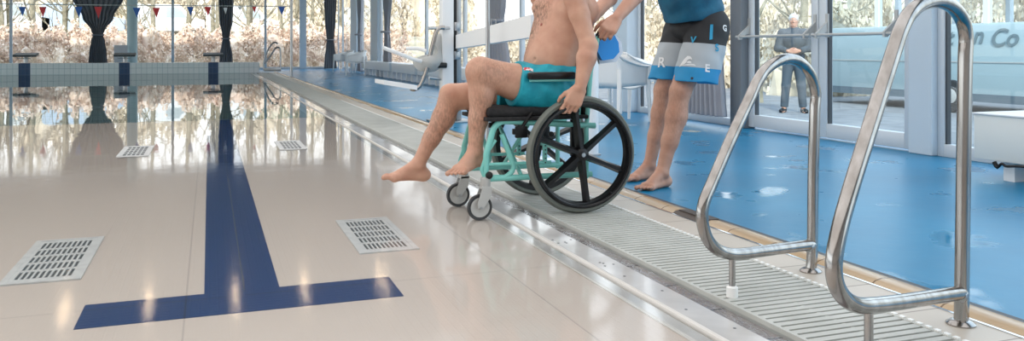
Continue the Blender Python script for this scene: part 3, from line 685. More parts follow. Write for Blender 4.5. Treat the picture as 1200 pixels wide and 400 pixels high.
portal((-5.25,FY+.08,2.0), (-R_,0,0), 21, 4.0); portal((WX+.08,15.5,2.0), (0,R_,0), 4.0, 43); portal((LX-.08,15.5,2.2), (0,-R_,0), 3.6, 43)
def area(loc, sx, sy, e, col=(1,1,1), rot=(0,0,0)):
    l = bpy.data.lights.new('ceiling_panel', 'AREA'); l.shape = 'RECTANGLE'; l.size = sx; l.size_y = sy; l.energy = e; l.color = col
    o = bpy.data.objects.new('added_fill_light', l); C.objects.link(o); o.location = loc; o.rotation_euler = rot
area((-4.5,4.5,TOP+.14), 18, 18, 1020, (1,.97,.95))  # fill light added under the ceiling to brighten the near pool, no real fitting
sun = bpy.data.lights.new('sun', 'SUN'); sun.energy = 3.0; sun.angle = .05; sun.color = (1,.93,.82)
o = bpy.data.objects.new('sun', sun); C.objects.link(o); o.rotation_euler = (math.radians(58), 0, math.radians(-22))
vs = SC.view_settings; vs.view_transform = 'Standard'; vs.look = 'None'; vs.gamma = 1; vs.use_curve_mapping = False; vs.exposure = .42
SC.cycles.use_denoising = True; SC.cycles.max_bounces = 12; SC.cycles.transparent_max_bounces = 16; SC.cycles.diffuse_bounces = 5; SC.cycles.caustics_refractive = False; SC.cycles.sample_clamp_indirect = 8
# ================================================================= HANDRAILS
def handrail(label, P):
    t = thing('pool_handrail', label, 'handrail', P['base'])
    MB().tube(P['pts'], P['r'], n=20).build('rail_tube', M['steel'], t)
    b = Vector(P['base']); MB().lathe([(P['r']*2.0,0),(P['r']*2.0,.006),(P['r']*1.5,.014),(P['r']*1.02,.018)], b, n=28).build('foot_flange', M['steel'], t)
    s_ = P['sup']; f = Vector((s_.x, s_.y, -.02)); MB().tube([s_, f], P['r']*.55, n=16).build('support_leg', M['steel'], t)
    MB().lathe([(P['r']*.95,0),(P['r']*.95,.035),(P['r']*.6,.04)], (s_.x,s_.y,.0), n=20).build('foot_sleeve', M['plastic'], t)
    j = P['join']; MB().tube([j+Vector((0,0,-.004))-P['dir']*.03, j-P['dir']*.012+Vector((0,0,-.001))], P['r']*1.06, n=20).build('weld_collar', M['steel2'], t)
b1 = at(950,319,Z=0); s1 = at(857,349,Z=0); b2 = at(1126,381,Z=0)
def mk(base, dirv, r, px, top, arc, lowl):
    """px: pixel guides for arc and lower bend, all in the rail's own vertical plane"""
    n = Vector((dirv.y, -dirv.x, 0)).normalized()
    def on(x, y):
        d = ray(x, y); o = Vector((0,0,HC)); k = (base-o).dot(n)/d.dot(n); return o + d*k
    return on
d1 = Vector((s1.x-b1.x, s1.y-b1.y, 0)).normalized(); on1 = mk(b1, d1, 0, 0, 0, 0, 0)
pts = [b1, on1(952,290), on1(953,200), on1(955,130)] + [on1(x,y) for x,y in ((956,110),(951,90),(940,75),(926,69),(911,72),(897,82),(887,97),(879,115))] + [on1(x,y) for x,y in ((856,165),(834,216),(825,238),(823,258),(828,278),(838,291),(851,297),(866,298),(890,295),(920,291),(951,287))]
def dense(p, n=5): return spline(p, n)
handrail('shorter polished steel grab rail between the wheelchair and the right handrail', dict(base=b1, r=.0205, pts=dense(pts), sup=on1(858,302), join=on1(951,287), dir=-d1))
d2 = Vector((-.94,-.34,0)).normalized(); on2 = mk(b2, d2, 0, 0, 0, 0, 0)
pts = [b2, on2(1127,350), on2(1129,200), on2(1131,75)] + [on2(x,y) for x,y in ((1132,45),(1128,24),(1116,8),(1099,1),(1081,4),(1066,16),(1056,35),(1049,55))] + [on2(x,y) for x,y in ((1023,138),(993,235),(981,282),(977,312),(980,334),(990,350),(1005,358),(1022,358),(1050,355),(1090,349),(1128,343))]
handrail('taller polished steel grab rail nearest the right edge of the pool side', dict(base=b2, r=.0215, pts=dense(pts), sup=on2(1018,362), join=on2(1128,343), dir=-d2))
# ================================================================= FURNITURE ALONG THE GLASS
y0_, y1_ = at(500,70,X=5.2).y-4.5, 29.0
t = thing('long_bench', 'long white bench on short legs standing along the far right glass', 'bench', (5.2,(y0_+y1_)/2,0))
MB().box((4.95,y0_,.20),(5.34,y1_,.46), bev=.02).build('bench_body', M['white'], t)
yy = y0_+.3; k = 0
while yy < y1_-.1: MB().box((5.0,yy,0),(5.36,yy+.14,.2)).build('leg', M['white'], t, smooth=False); yy += .62; k += 1
for f_ in (.35,.6): MB().box((4.945,y0_+(y1_-y0_)*f_,.20),(4.952,y0_+(y1_-y0_)*f_+.25,.46)).build('joint_cover', M['pillar'], t, smooth=False)
p = at(1187,213,Z=0)
t = thing('white_bench', 'white boxed bench by the window at the right edge, black strap beneath', 'bench', (4.95,3.2,0))
y1_ = at(1141,135,X=4.8).y; zt = at(1180,137,X=4.8).z
MB().box((4.80,2.2,.125),(5.3,y1_,zt), bev=.006).build('bench_box', M['benchwhite'], t)
MB().box((4.79,2.19,zt),(5.31,y1_+.01,zt+.012), bev=.004).build('seat_board', M['white'], t)
for yy in (3.98, 2.5): MB().box((4.84,yy-.05,0),(4.93,yy+.03,.125)).build('leg', M['white'], t, smooth=False); MB().box((5.18,yy-.05,0),(5.27,yy+.03,.125)).build('leg', M['white'], t, smooth=False)
q = [at(x,y,X=4.79) for x,y in ((1165,190),(1169,196),(1174,192),(1179,195),(1190,195),(1205,196))]
MB().tube(spline(q,4), [.014]*5+[.009]*(len(spline(q,4))-5), n=8).build('strap', M['black'], t)
# plastic armchairs
def armchair():
    t = thing('plastic_armchair', '', 'chair', (0,0,0)); m = M['plastic']
    # faces +X locally
    b = MB(); b.grid(lambda u,v: (-.20+.44*u, (v-.5)*(.44+.03*u), .44-.03*math.sin(u*3.14)-.012*(1-u)*4*(v-.5)**2), 8, 8); s_ = b.build('seat', m, t); q = s_.modifiers.new('s','SOLIDIFY'); q.thickness = .016
    def wrap(u, v):      # side, back, side
        s_ = (u-.5)*2; a = s_*2.15
        if abs(s_) < .42: x = -.25; y = s_/.42*.20
        else: e = (abs(s_)-.42)/.58; y = math.copysign(.20+.075*min(1,e*2.2), s_); x = -.25+.50*max(0,e-.12)/.88
        e = max(0, (abs(s_)-.42)/.58); top = .80-.13*min(1, e*1.1); bot = .42 if abs(s_) < .42 else .42+.02*e
        z = bot+(top-bot)*v; return (x-.05*v*(1-e), y*(1+.05*v), z)
    b = MB(); b.grid(wrap, 36, 6); w_ = b.build('back_and_arms', m, t, angle=None); q = w_.modifiers.new('s','SOLIDIFY'); q.thickness = .018
    b = MB()
    b.tube(spline([(-.29,-.21,.80),(-.30,-.10,.815),(-.30,.10,.815),(-.29,.21,.80)],4), .014, n=8)
    b.build('top_edge', m, t)
    for s_ in (-1,1):
        b = MB(); b.tube(spline([(-.29,s_*.215,.795),(-.16,s_*.28,.72),(.05,s_*.29,.672),(.26,s_*.285,.655)],4), .022, n=8, flat=.6); b.build('armrest', m, t)
        MB().tube([(.26,s_*.285,.665),(.27,s_*.275,.42),(.30,s_*.285,0)], [.030,.030,.020], n=10, flat=.7).build('leg', m, t)
        MB().tube([(-.27,s_*.25,.62),(-.28,s_*.25,.40),(-.33,s_*.27,0)], [.030,.030,.020], n=10, flat=.7).build('leg', m, t)
    return t
ch = armchair(); ch['label'] = 'white plastic armchair behind the wheelchair, beside the standing helper'; ch['group'] = 'white plastic armchairs'
def put(o, x, y, rz, lab, s_=1):
    o.location = (x, y, 0); o.rotation_euler.z = rz; o['label'] = lab; o.scale = (s_,s_,s_)
a = at(722,140,Z=0); c2 = copy_tree(ch); c3 = copy_tree(ch); c4 = copy_tree(ch); c5 = copy_tree(ch)
put(ch, 4.45, 8.75, math.radians(28), 'white plastic armchair behind the wheelchair, beside the standing helper')
put(c2, 4.98, 9.5, math.radians(28), 'second white plastic armchair, half hidden behind the helper by the glass')
a = at(403,84.5,Z=0); put(c3, a.x, a.y, math.radians(200), 'leftmost small white armchair at the far end of the blue deck')
a = at(417.5,85.5,Z=0); put(c4, a.x, a.y, math.radians(200), 'small white armchair touching the far end of the long bench')
a = at(458,88,Z=0); put(c5, 4.5, a.y, math.radians(170), 'white armchair in front of the long bench, left of the pool lift')
# white bollard
t = thing('white_post', 'thick white post standing behind the wheelchair wheel', 'post', (2.89,6.1,0))
MB().lathe([(.056,0),(.056,.96),(.05,.975),(.03,.98)], (2.89,6.1,0), n=28).build('tube', M['white'], t); MB().lathe([(.075,0),(.075,.01),(.058,.014)], (2.89,6.1,0), n=28).build('foot_flange', M['steel2'], t)
# ================================================================= POOL LIFT
LY = 9.5; A = lambda x, y, Y=LY: at(x, y, Y=Y)
t = thing('pool_lift', 'white pool lift with hanging seat, footrest and long white boom', 'pool lift', (A(527,60).x, LY, 0))
p0, p1 = A(516,60), A(529.5,60)
MB().box((p0.x,LY-.09,.02),(p1.x,LY+.06,2.5), bev=.012).build('mast', M['white'], t)
q0, q1 = A(530,60), A(533,60); MB().box((q0.x,LY-.06,.02),(q1.x+.005,LY+.04,2.5)).build('guide_slot', M['black'], t, smooth=False)
q0, q1 = A(533.5,60), A(539.5,60); MB().box((q0.x,LY-.05,.02),(q1.x,LY+.03,2.5), bev=.008).build('side_mast', M['steel2'], t)
MB().box((p0.x-.12,LY-.22,0),(q1.x+.1,LY+.2,.02), bev=.004).build('base_plate', M['steel2'], t)
for y in (31,65):
    p = A(535,y,LY-.06); MB().box(p+Vector((-.035,-.03,-.05)), p+Vector((.035,.03,.05)), bev=.008).build('boom_bracket', M['steel2'], t)
# boom
a0, a1 = A(534,41,9.4), A(534,57,9.4); b0, b1_ = at(622,17,Y=5.6), at(622,43.5,Y=5.6)
b = MB(); V = []
for (u, l) in ((a0,a1),(b0,b1_)):
    for dx in (0,.08): V += [b.bm.verts.new(u+Vector((dx,0,0))), b.bm.verts.new(l+Vector((dx,0,0)))]
for f_ in ((0,1,5,4),(2,3,7,6),(0,2,6,4),(1,3,7,5),(0,1,3,2),(4,5,7,6)): b.bm.faces.new([V[i] for i in f_])
bm_ = b.build('boom', M['white'], t, smooth=False)
p = at(577,26,Y=7.2); MB().tube([p+Vector((-.02,-.03,.03*1)), p+Vector((.02,-.04,.02)), p+Vector((.02,-.04,-.03)), p+Vector((-.02,-.03,-.04))], .005, n=6, closed=True).build('hook_ring', M['steel2'], bm_)
# hanger arm, seat shell, armrests, footrest
pts = [A(517,33), A(509,35), A(503,55), A(497,80), A(492,94), A(488,101), A(482,104), A(478,103)]
MB().tube(spline([p+Vector((0,-.14,0)) for p in pts],5), .026, n=12).build('hanger_tube', M['steel'], t)
MB().tube([A(502,33,LY-.15), A(527,33,LY-.12)], .018, n=10).build('hanger_bracket', M['steel2'], t)
S0 = SDF(A(480,90,LY-.3)-Vector((.1,.1,.15)), A(525,40,LY+.25)+Vector((.1,.1,.1)), .012)
c = A(501,72); S0.ell(c, (.17,.20,.13), k=.02); S0.cone(A(508,70), A(516,45), .10, .06, k=.06)
c2_ = c+Vector((-.06,0,.11)); S0.ell(c2_, (.17,.17,.12), k=.02, op='sub')
sdf_obj(S0, 'seat_shell', M['greyplastic'], t)
MB().box(A(503,80,LY-.14), A(518,73,LY+.1)+Vector((0,0,0)), bev=.015).build('seat_hinge', M['black'], t)
for pts in ([A(449,56,LY-.2), A(468,63,LY-.2), A(483,69,LY-.18), A(494,72,LY-.15)], [A(476,57,LY+.25), A(490,57,LY+.2), A(500,60,LY+.15)]):
    MB().tube(spline(pts,4), .022, n=10).build('armrest', M['white'], t)
fr = MB(); a_, b_ = A(450,97,LY-.2), A(489,103,LY-.2)
fr.prism([a_+Vector((0,0,.028)), b_+Vector((0,0,.028)), b_-Vector((0,0,.026)), a_-Vector((0,0,.022))], (0,.55,0)); fr.build('footrest', M['white'], t, smooth=False)
MB().tube([A(503,91,LY-.12), A(516,93,LY-.05)], .016, n=8).build('lower_link', M['steel2'], t)
# ================================================================= WHEELCHAIR
WNY, WFY = 3.96, 4.54; wc = at(681,181,Y=WNY); WCX, WCZ, WR = wc.x, .305, .305
FN, FFY = 4.05, 4.44
t = WC = thing('wheelchair', 'aqua framed wheelchair with black spoked wheels at the pool edge', 'wheelchair', (WCX-.25, 4.25, 0))
def ring(R, r, y, n=64, m=12, flat=1):
    return [(WCX+R*math.cos(a), y, WCZ+R*math.sin(a)) for a in [2*math.pi*k/n for k in range(n)]]
for y, s_, off in ((WNY,-1,38), (WFY,1,20)):
    w_ = MB().lathe([(WR-.028,-.022),(WR-.012,-.025),(WR-.003,-.014),(WR,0),(WR-.003,.014),(WR-.012,.025),(WR-.028,.022)], (WCX,y,WCZ), 'Y', 72, closed=True).build('rear_wheel', M['tyre'], t)
    b = MB(); ri = [(WR-.030,-.021),(WR-.027,-.006),(WR-.027,.006),(WR-.030,.021),(WR-.055,.017),(WR-.062,0),(WR-.055,-.017)]
    rings = []
    for rr_, h in ri: rings.append([b.bm.verts.new((WCX+rr_*math.cos(2*math.pi*k/72), y+h, WCZ+rr_*math.sin(2*math.pi*k/72))) for k in range(72)])
    for i in range(len(rings)):
        p_, q_ = rings[i], rings[(i+1)%len(rings)]
        for k in range(72): b.bm.faces.new((p_[k], p_[(k+1)%72], q_[(k+1)%72], q_[k]))
    b.build('rim', M['black'], w_)
    for k in range(6):
        a = math.radians(off+60*k); u = Vector((math.cos(a),0,math.sin(a))); n_ = Vector((-u.z,0,u.x)); c = Vector((WCX,y,WCZ)); b = MB()
        for sgn in (-1,1):
            pass
        prof = lambda r_, wd, th: [c+u*r_+n_*wd+Vector((0,th,0)), c+u*r_-n_*wd+Vector((0,th,0)), c+u*r_-n_*wd*.5+Vector((0,-th,0)), c+u*r_+n_*wd*.5+Vector((0,-th,0))]
        A_, B_, C_ = [[b.bm.verts.new(x) for x in prof(*z)] for z in ((.02,.021,.024),(.15,.017,.018),(WR-.050,.020,.016))]
        for p_, q_ in ((A_,B_),(B_,C_)):
            for i in range(4): b.bm.faces.new((p_[i], p_[(i+1)%4], q_[(i+1)%4], q_[i]))
        b.bm.faces.new(A_); b.bm.faces.new(C_); b.build('spoke', M['black'], w_, smooth=False)
    MB().lathe([(.006,-.03),(.022,-.029),(.034,-.02),(.034,.03),(.01,.03)], (WCX,y,WCZ), 'Y', 28).build('hub', M['black'], w_)
    MB().lathe([(.004,-.034),(.011,-.034),(.012,-.028)], (WCX,y,WCZ), 'Y', 16).build('axle_cap', M['steel2'], w_)
    MB().tube(ring(WR-.040, 0, y+s_*.045), .0095, n=10, closed=True).build('push_rim', M['black'], w_)
    for k in range(6):
        a = math.radians(off+60*k+30); MB().tube([(WCX+(WR-.042)*math.cos(a), y+s_*.04, WCZ+(WR-.042)*math.sin(a)), (WCX+(WR-.045)*math.cos(a), y+s_*.012, WCZ+(WR-.045)*math.sin(a))], .006, n=8).build('push_rim_bolt', M['black'], w_)
f2 = lambda x, y: (at(x,y,Y=4.02).x, at(x,y,Y=4.02).z)
def side(Y, far):
    T = lambda L_: [Vector((f2(x,y)[0], Y, f2(x,y)[1])) for x, y in L_]
    MB().tube(fillet(T([(571,219),(572,182),(583,142),(700,148)]), [.05,.07], 6), .016, n=12).build('side_frame_tube', M['aqua'], t)
    MB().tube(fillet(T([(590,158),(606,200),(594,209),(570,209)]), [.045,.02], 6), .0135, n=10).build('brace_tube', M['aqua'], t)
    MB().tube(T([(570,211),(696,205)]), .0155, n=12).build('lower_tube', M['aqua'], t)
    MB().tube(T([(572,194),(648,191)]), .009, n=10).build('cross_tube', M['aqua'], t)
    MB().tube(T([(572,215),(566,200),(573,180),(583,165)]), .009, n=10).build('front_hanger', M['aqua'], t)
    p_ = T([(641,168),(641,194)]); h = MB().box(p_[1]+Vector((-.011,-.008,0)), p_[0]+Vector((.011,.008,0)), bev=.002).build('hole_plate', M['aqua'], t)
    for k in range(5): z_ = p_[1].z+.012+k*.022; MB().lathe([(.004,-.0095),(.004,.0095)], (p_[1].x,Y,z_), 'Y', 10).build('hole', M['black'], h)
    bx = T([(690,150)])[0]; MB().tube([bx+Vector((0,0,-.27)), bx, bx+Vector((.025,0,.30)), bx+Vector((.07,0,.485))], .0125, n=12).build('back_post', M['aqua'], t)
    MB().tube([bx+Vector((.06,0,.485)), bx+Vector((.145,0,.497))], .016, n=12).build('push_handle', M['black'], t)
    k1 = T([(574,206)])[0]; MB().ball(k1+Vector((0,-.02,0)), .020, 2, (1,.8,1)).build('knob', M['black'], t)
    k1 = T([(647,151)])[0]; MB().ball(k1+Vector((0,.02 if far else -.018,-.03)), .016, 2).build('knob', M['black'], t)
    # armrest
    ar = T([(617,89),(671,97)]); ar = [v+Vector((0,(.06 if far else -.05),0)) for v in ar]
    MB().box((ar[0].x,ar[0].y-.022,.694),(ar[1].x+.005,ar[1].y+.022,.733), bev=.012).build('armrest_pad', M['black'], t)
    MB().tube([(ar[0].x+.01,ar[0].y,.692),(ar[1].x+.03,ar[0].y,.692),(ar[1].x+.05,Y,.60),(ar[1].x+.05,Y,.46)], .009, n=10).build('armrest_tube', M['aqua'], t)
    # brake
    br = T([(612,155)])[0]+Vector((0,-.02,0)); b = MB().box(br-Vector((.035,.012,.03)), br+Vector((.03,.012,.03)), bev=.006); b.box(br+Vector((-.05,-.01,-.012)), br+Vector((-.02,.01,.018)), bev=.004)
    b.build('brake', M['black'], t); MB().tube([br+Vector((0,0,.02)), br+Vector((.055,-.005,.10))], [.008,.012], n=8).build('brake_lever', M['black'], t)
    # caster
    cf = T([(571,222)])[0]; cx = at(562,245,Y=FN).x; R_c = .066
    MB().lathe([(.024,0),(.026,.006),(.026,.05),(.018,.058)], (cf.x,Y,R_c*2+.012), n=20).build('caster_housing', M['greyplastic'], t)
    b = MB()
    for s_ in (-1,1): b.prism([(cf.x+.026,Y+s_*.022,.15),(cf.x-.022,Y+s_*.022,.15),(cx-.018,Y+s_*.022,.075),(cx-.016,Y+s_*.022,.046),(cx+.012,Y+s_*.022,.046),(cf.x+.02,Y+s_*.022,.10)], (0,s_*.006,0))
    b.box((cf.x-.024,Y-.028,.138),(cf.x+.026,Y+.028,.155), bev=.003); fk = b.build('caster_fork', M['greyplastic'], t)
    z_ = R_c+ZF+.002; cw = MB().lathe([(R_c-.017,-.010),(R_c-.004,-.014),(R_c,-.005),(R_c,.005),(R_c-.004,.014),(R_c-.017,.010)], (cx,Y,z_), 'Y', 36, closed=True).build('caster_wheel', M['tyre_dark'], t)
    MB().lathe([(.006,-.012),(.03,-.009),(.040,-.013),(R_c-.016,-.012),(R_c-.016,.012),(.03,.009),(.006,.012)], (cx,Y,z_), 'Y', 30).build('caster_hub', M['greyplastic'], cw)
    MB().tube([(cx,Y-.032,z_),(cx,Y+.032,z_)], .007, n=10).build('caster_axle', M['steel2'], cw)
side(FN, False); side(FFY, True)
sx0, sx1 = f2(574,130)[0], f2(684,130)[0]; sz = f2(620,140)[1]
b = MB(); b.box((sx0,FN-.01,sz+.012),(sx1,FFY+.01,sz+.062), bev=.018); b.build('seat_cushion', M['blackfab'], t)
b = MB(); b.box((sx0-.015,FN-.03,sz-.006),(sx1+.03,FFY+.03,sz+.014), bev=.004); b.build('seat_sling', M['blackfab'], t)
bx = f2(690,150)
b = MB(); b.grid(lambda u,v: (bx[0]-.008+.062*v+.05*math.sin(u*3.14), FN+(FFY-FN)*u, bx[1]+.05+.37*v), 12, 8); o = b.build('backrest', M['blackfab'], t); q = o.modifiers.new('s','SOLIDIFY'); q.thickness = .02
MB().tube([(WCX,WNY+.03,WCZ),(WCX,WFY-.03,WCZ)], .014, n=12).build('axle_tube', M['aqua'], t)
for y in (FN,FFY): MB().box((WCX-.02,y-.012,WCZ-.02),(WCX+.02,y+.012,sz-.01), bev=.004).build('axle_plate', M['black'], t)
a_, b_ = f2(600,200), f2(650,150)
MB().tube([(a_[0]+.06,FN,f2(600,207)[1]),(a_[0]+.06,FFY,sz-.03)], .011, n=10).build('folding_brace', M['aqua'], t); MB().tube([(a_[0]+.1,FFY,f2(600,207)[1]),(a_[0]+.1,FN,sz-.03)], .011, n=10).build('folding_brace', M['aqua'], t)
# ================================================================= PEOPLE
def skinmat(name, c0, c1, hair=None, hc=(.10,.06,.035)):
    """skin with mottling; hair: list of ((x,y,z), radius, strength) patches in world space where body hair grows"""
    m = mat(name, c0, .48); b = m.node_tree.nodes['Principled BSDF']; b.inputs['Subsurface Weight'].default_value = .08; b.inputs['Subsurface Radius'].default_value = (.02,.008,.004); b.inputs['Subsurface Scale'].default_value = .6
    ge = N(m, 'ShaderNodeNewGeometry'); n = N(m, 'ShaderNodeTexNoise'); n.inputs['Scale'].default_value = 14; n.inputs['Detail'].default_value = 5; L(m, ge.outputs['Position'], n.inputs['Vector'])
    r = N(m, 'ShaderNodeValToRGB'); r.color_ramp.elements[0].position = .32; r.color_ramp.elements[1].position = .68; r.color_ramp.elements[0].color = (*c1,1); r.color_ramp.elements[1].color = (*c0,1)
    L(m, n.outputs['Fac'], r.inputs['Fac']); col = r.outputs['Color']
    if hair:
        tot = None
        for (p, rad, st, el) in hair:
            mp = N(m, 'ShaderNodeMapping'); mp.vector_type = 'POINT'; mp.inputs['Location'].default_value = tuple(-p[i]/el[i] for i in range(3)); mp.inputs['Scale'].default_value = tuple(1/e_ for e_ in el)
            L(m, ge.outputs['Position'], mp.inputs['Vector']); ln = N(m, 'ShaderNodeVectorMath'); ln.operation = 'LENGTH'; L(m, mp.outputs[0], ln.inputs[0])
            mr = N(m, 'ShaderNodeMapRange'); mr.inputs[1].default_value = rad; mr.inputs[2].default_value = rad*.35; mr.inputs[3].default_value = 0; mr.inputs[4].default_value = st; L(m, ln.outputs['Value'], mr.inputs[0])
            if tot is None: tot = mr.outputs[0]
            else:
                a = N(m, 'ShaderNodeMath'); a.operation = 'MAXIMUM'; L(m, tot, a.inputs[0]); L(m, mr.outputs[0], a.inputs[1]); tot = a.outputs[0]
        hn = N(m, 'ShaderNodeTexNoise'); hn.inputs['Scale'].default_value = 120; hn.inputs['Detail'].default_value = 3; mp = N(m, 'ShaderNodeMapping'); mp.inputs['Scale'].default_value = (1,1,.35); L(m, ge.outputs['Position'], mp.inputs['Vector']); L(m, mp.outputs[0], hn.inputs['Vector'])
        hr = N(m, 'ShaderNodeMapRange'); hr.inputs[1].default_value = .40; hr.inputs[2].default_value = .62; L(m, hn.outputs['Fac'], hr.inputs[0])
        q = N(m, 'ShaderNodeMath'); q.operation = 'MULTIPLY'; L(m, tot, q.inputs[0]); L(m, hr.outputs[0], q.inputs[1])
        mx = N(m, 'ShaderNodeMix'); mx.data_type = 'RGBA'; L(m, q.outputs[0], mx.inputs[0]); L(m, col, mx.inputs[6]); mx.inputs[7].default_value = (*hc,1); col = mx.outputs[2]
    L(m, col, b.inputs['Base Color'])
    n2 = N(m, 'ShaderNodeTexNoise'); n2.inputs['Scale'].default_value = 60; L(m, ge.outputs['Position'], n2.inputs['Vector']); bp = N(m, 'ShaderNodeBump'); bp.inputs['Strength'].default_value = .12; bp.inputs['Distance'].default_value = .004
    L(m, n2.outputs['Fac'], bp.inputs['Height']); L(m, bp.outputs['Normal'], b.inputs['Normal']); return m
V3 = lambda *a: Vector(a)
def frame(fwd, up=V3(0,0,1)):
    f = Vector(fwd).normalized(); u = (Vector(up) - f*Vector(up).dot(f)).normalized(); r = f.cross(u); return f, r, u   # forward, right, up
def hand(S, wrist, d, palm_n, thumb_side, curl, sc=1.0, thumb=(.5,.6), rw=.026, spread=1.0):
    """palm and five fingers. d: direction wrist to knuckles, palm_n: direction the palm faces, thumb_side: direction to the thumb edge"""
    d = Vector(d).normalized(); n = (Vector(palm_n)-d*Vector(palm_n).dot(d)).normalized(); t = (Vector(thumb_side)-d*Vector(thumb_side).dot(d)-n*Vector(thumb_side).dot(n)).normalized()
    w = Vector(wrist); k = .012*sc
    lens = [(.043,.026,.021),(.047,.030,.022),(.043,.028,.021),(.034,.021,.019)]; kn = [.088,.092,.087,.078]
    for i in range(4):
        off = (1.5-i)*.0205*sc; base = w + d*.012*sc + t*off*.62; kp = w + d*kn[i]*sc + t*off*spread - n*(.003 if i in (0,3) else 0)
        S.cone(base, kp, .0155*sc, .0122*sc, k*.9)
        S.cone(base+n*.007*sc, kp+n*.006*sc-d*.006, .014*sc, .0105*sc, k)
        p = kp; c = curl[i] if isinstance(curl[i], (list, tuple)) else (curl[i], curl[i]*1.1, curl[i]*.7); a = 0; rr = [.0100,.0092,.0083,.0070]
        for j in range(3):
            a += c[j]; dd = d*math.cos(a)+n*math.sin(a); q = p + dd*lens[i][j]*sc; S.cone(p, q, rr[j]*sc, rr[j+1]*sc, .0035*sc)
            S.ell(q-dd*.001, (rr[j+1]*1.08*sc,)*3, None, .003) if j < 2 else None
            p = q
    tb = w + d*.026*sc + t*.024*sc + n*.008*sc; out = (t*.62 + d*.70 + n*thumb[0]*.6).normalized()
    q = tb + out*.040*sc; S.cone(w+d*.012*sc+t*.012*sc, tb, .015*sc, .0150*sc, k); S.cone(tb, q, .0150*sc, .0112*sc, .008)
    o2 = (out + d*.5 + n*thumb[1]*.6 - t*.25).normalized(); q2 = q+o2*.030*sc; S.cone(q, q2, .0108*sc, .0098*sc, .004); o3 = (o2 + n*thumb[1]*.4 - t*.3).normalized(); S.cone(q2, q2+o3*.023*sc, .0098*sc, .0075*sc, .004)
def foot(S, ankle, fwd, up, big_side, sc=1.0, toe_up=.0):
    """ankle joint, direction to the toes, up and the side the big toe is on"""
    f, _, u = frame(fwd, up); b = Vector(big_side); b = (b - f*b.dot(f) - u*b.dot(u)).normalized(); A_ = Vector(ankle); s_ = sc
    heel = A_ - u*.052*s_ - f*.040*s_; S.ell(heel, (.034*s_,.030*s_,.031*s_), [f, b, u], .02)
    S.cone(A_, heel, .034*s_, .028*s_, .02)
    S.ell(A_+b*.026*s_-f*.004, (.014*s_,)*3, None, .012); S.ell(A_-b*.027*s_-f*.008-u*.008, (.013*s_,)*3, None, .012)
    S.cone(A_+f*.012+u*.0, A_ + f*.085*s_ - u*.040*s_ + b*.010*s_, .031*s_, .023*s_, .025, sq=None)
    ball = A_ + f*.135*s_ - u*.064*s_
    S.cone(heel+f*.01-u*.004, ball-b*.024*s_-u*.003, .026*s_, .0165*s_, .022); S.cone(heel+f*.02+b*.004, ball+b*.026*s_+u*.003, .025*s_, .0195*s_, .022)
    S.cone(A_+f*.05*s_-u*.025*s_, ball+u*.004, .026*s_, .019*s_, .025); S.cone(ball-b*.027*s_-u*.004, ball+b*.027*s_, .0155*s_, .019*s_, .015)
    for i, (o_, l_, r_) in enumerate(((.031,.050,.0130),(.0105,.048,.0086),(-.0055,.043,.0082),(-.021,.036,.0078),(-.0355,.029,.0076))):
        st = ball + b*o_*s_ + f*(.010-.003*i)*s_; dirn = (f + u*(toe_up-.04*(i>0)) + b*(.08-.06*i)).normalized(); mid = st + dirn*l_*.55*s_ + u*(.003 if i else .001)
        e_ = mid + (dirn - u*.22).normalized()*l_*.5*s_; S.cone(st, mid, r_*s_, r_*.84*s_, .003); S.cone(mid, e_, r_*.84*s_, r_*1.05*s_, .001)
def leg(S, hip, knee, ank, fwd_knee, r=(.098,.060,.054,.036), k=.025, calf=1.0):
    hip, knee, ank = map(Vector, (hip, knee, ank)); f = Vector(fwd_knee)
    S.cone(hip, hip.lerp(knee,.5), r[0], (r[0]+r[1])*.52, k); S.cone(hip.lerp(knee,.5), knee, (r[0]+r[1])*.52, r[1], k)
    ax = (ank-knee).normalized(); f = (f-ax*f.dot(ax)).normalized()
    S.ell(knee+f*.022, (.036,.036,.040), None, .025); S.ell(knee+f*.018+ax*.05, (.026,.026,.03), None, .02)
    S.cone(knee, knee.lerp(ank,.30)-f*.012, r[1]*.93, r[2]*1.02*calf, k); S.cone(knee.lerp(ank,.30)-f*.014, knee.lerp(ank,.62)-f*.006, r[2]*1.02*calf, r[2]*.80, k); S.cone(knee.lerp(ank,.6)-f*.004, ank, r[2]*.78, r[3], k)
    S.ell(knee.lerp(ank,.28)-f*.026, (.040*calf,.040*calf,.075), [f.cross(ax), f, ax], .03); S.cone(knee.lerp(ank,.15)+f*.012, knee.lerp(ank,.9)+f*.008, .028, .020, .02)
def arm(S, sh, el, wr, r=(.055,.043,.041,.027), k=.02):
    sh, el, wr = map(Vector, (sh, el, wr)); S.ell(sh, (r[0]*1.08,)*3, None, .035)
    S.cone(sh, sh.lerp(el,.5), r[0], r[0]*.88, k); S.cone(sh.lerp(el,.5), el, r[0]*.88, r[1]*.92, k)
    S.cone(el, el.lerp(wr,.28), r[1]*.92, r[2]*1.08, k); S.cone(el.lerp(wr,.28), wr, r[2]*1.08, r[3], k); S.ell(el, (r[1]*.95,)*3, None, .02)
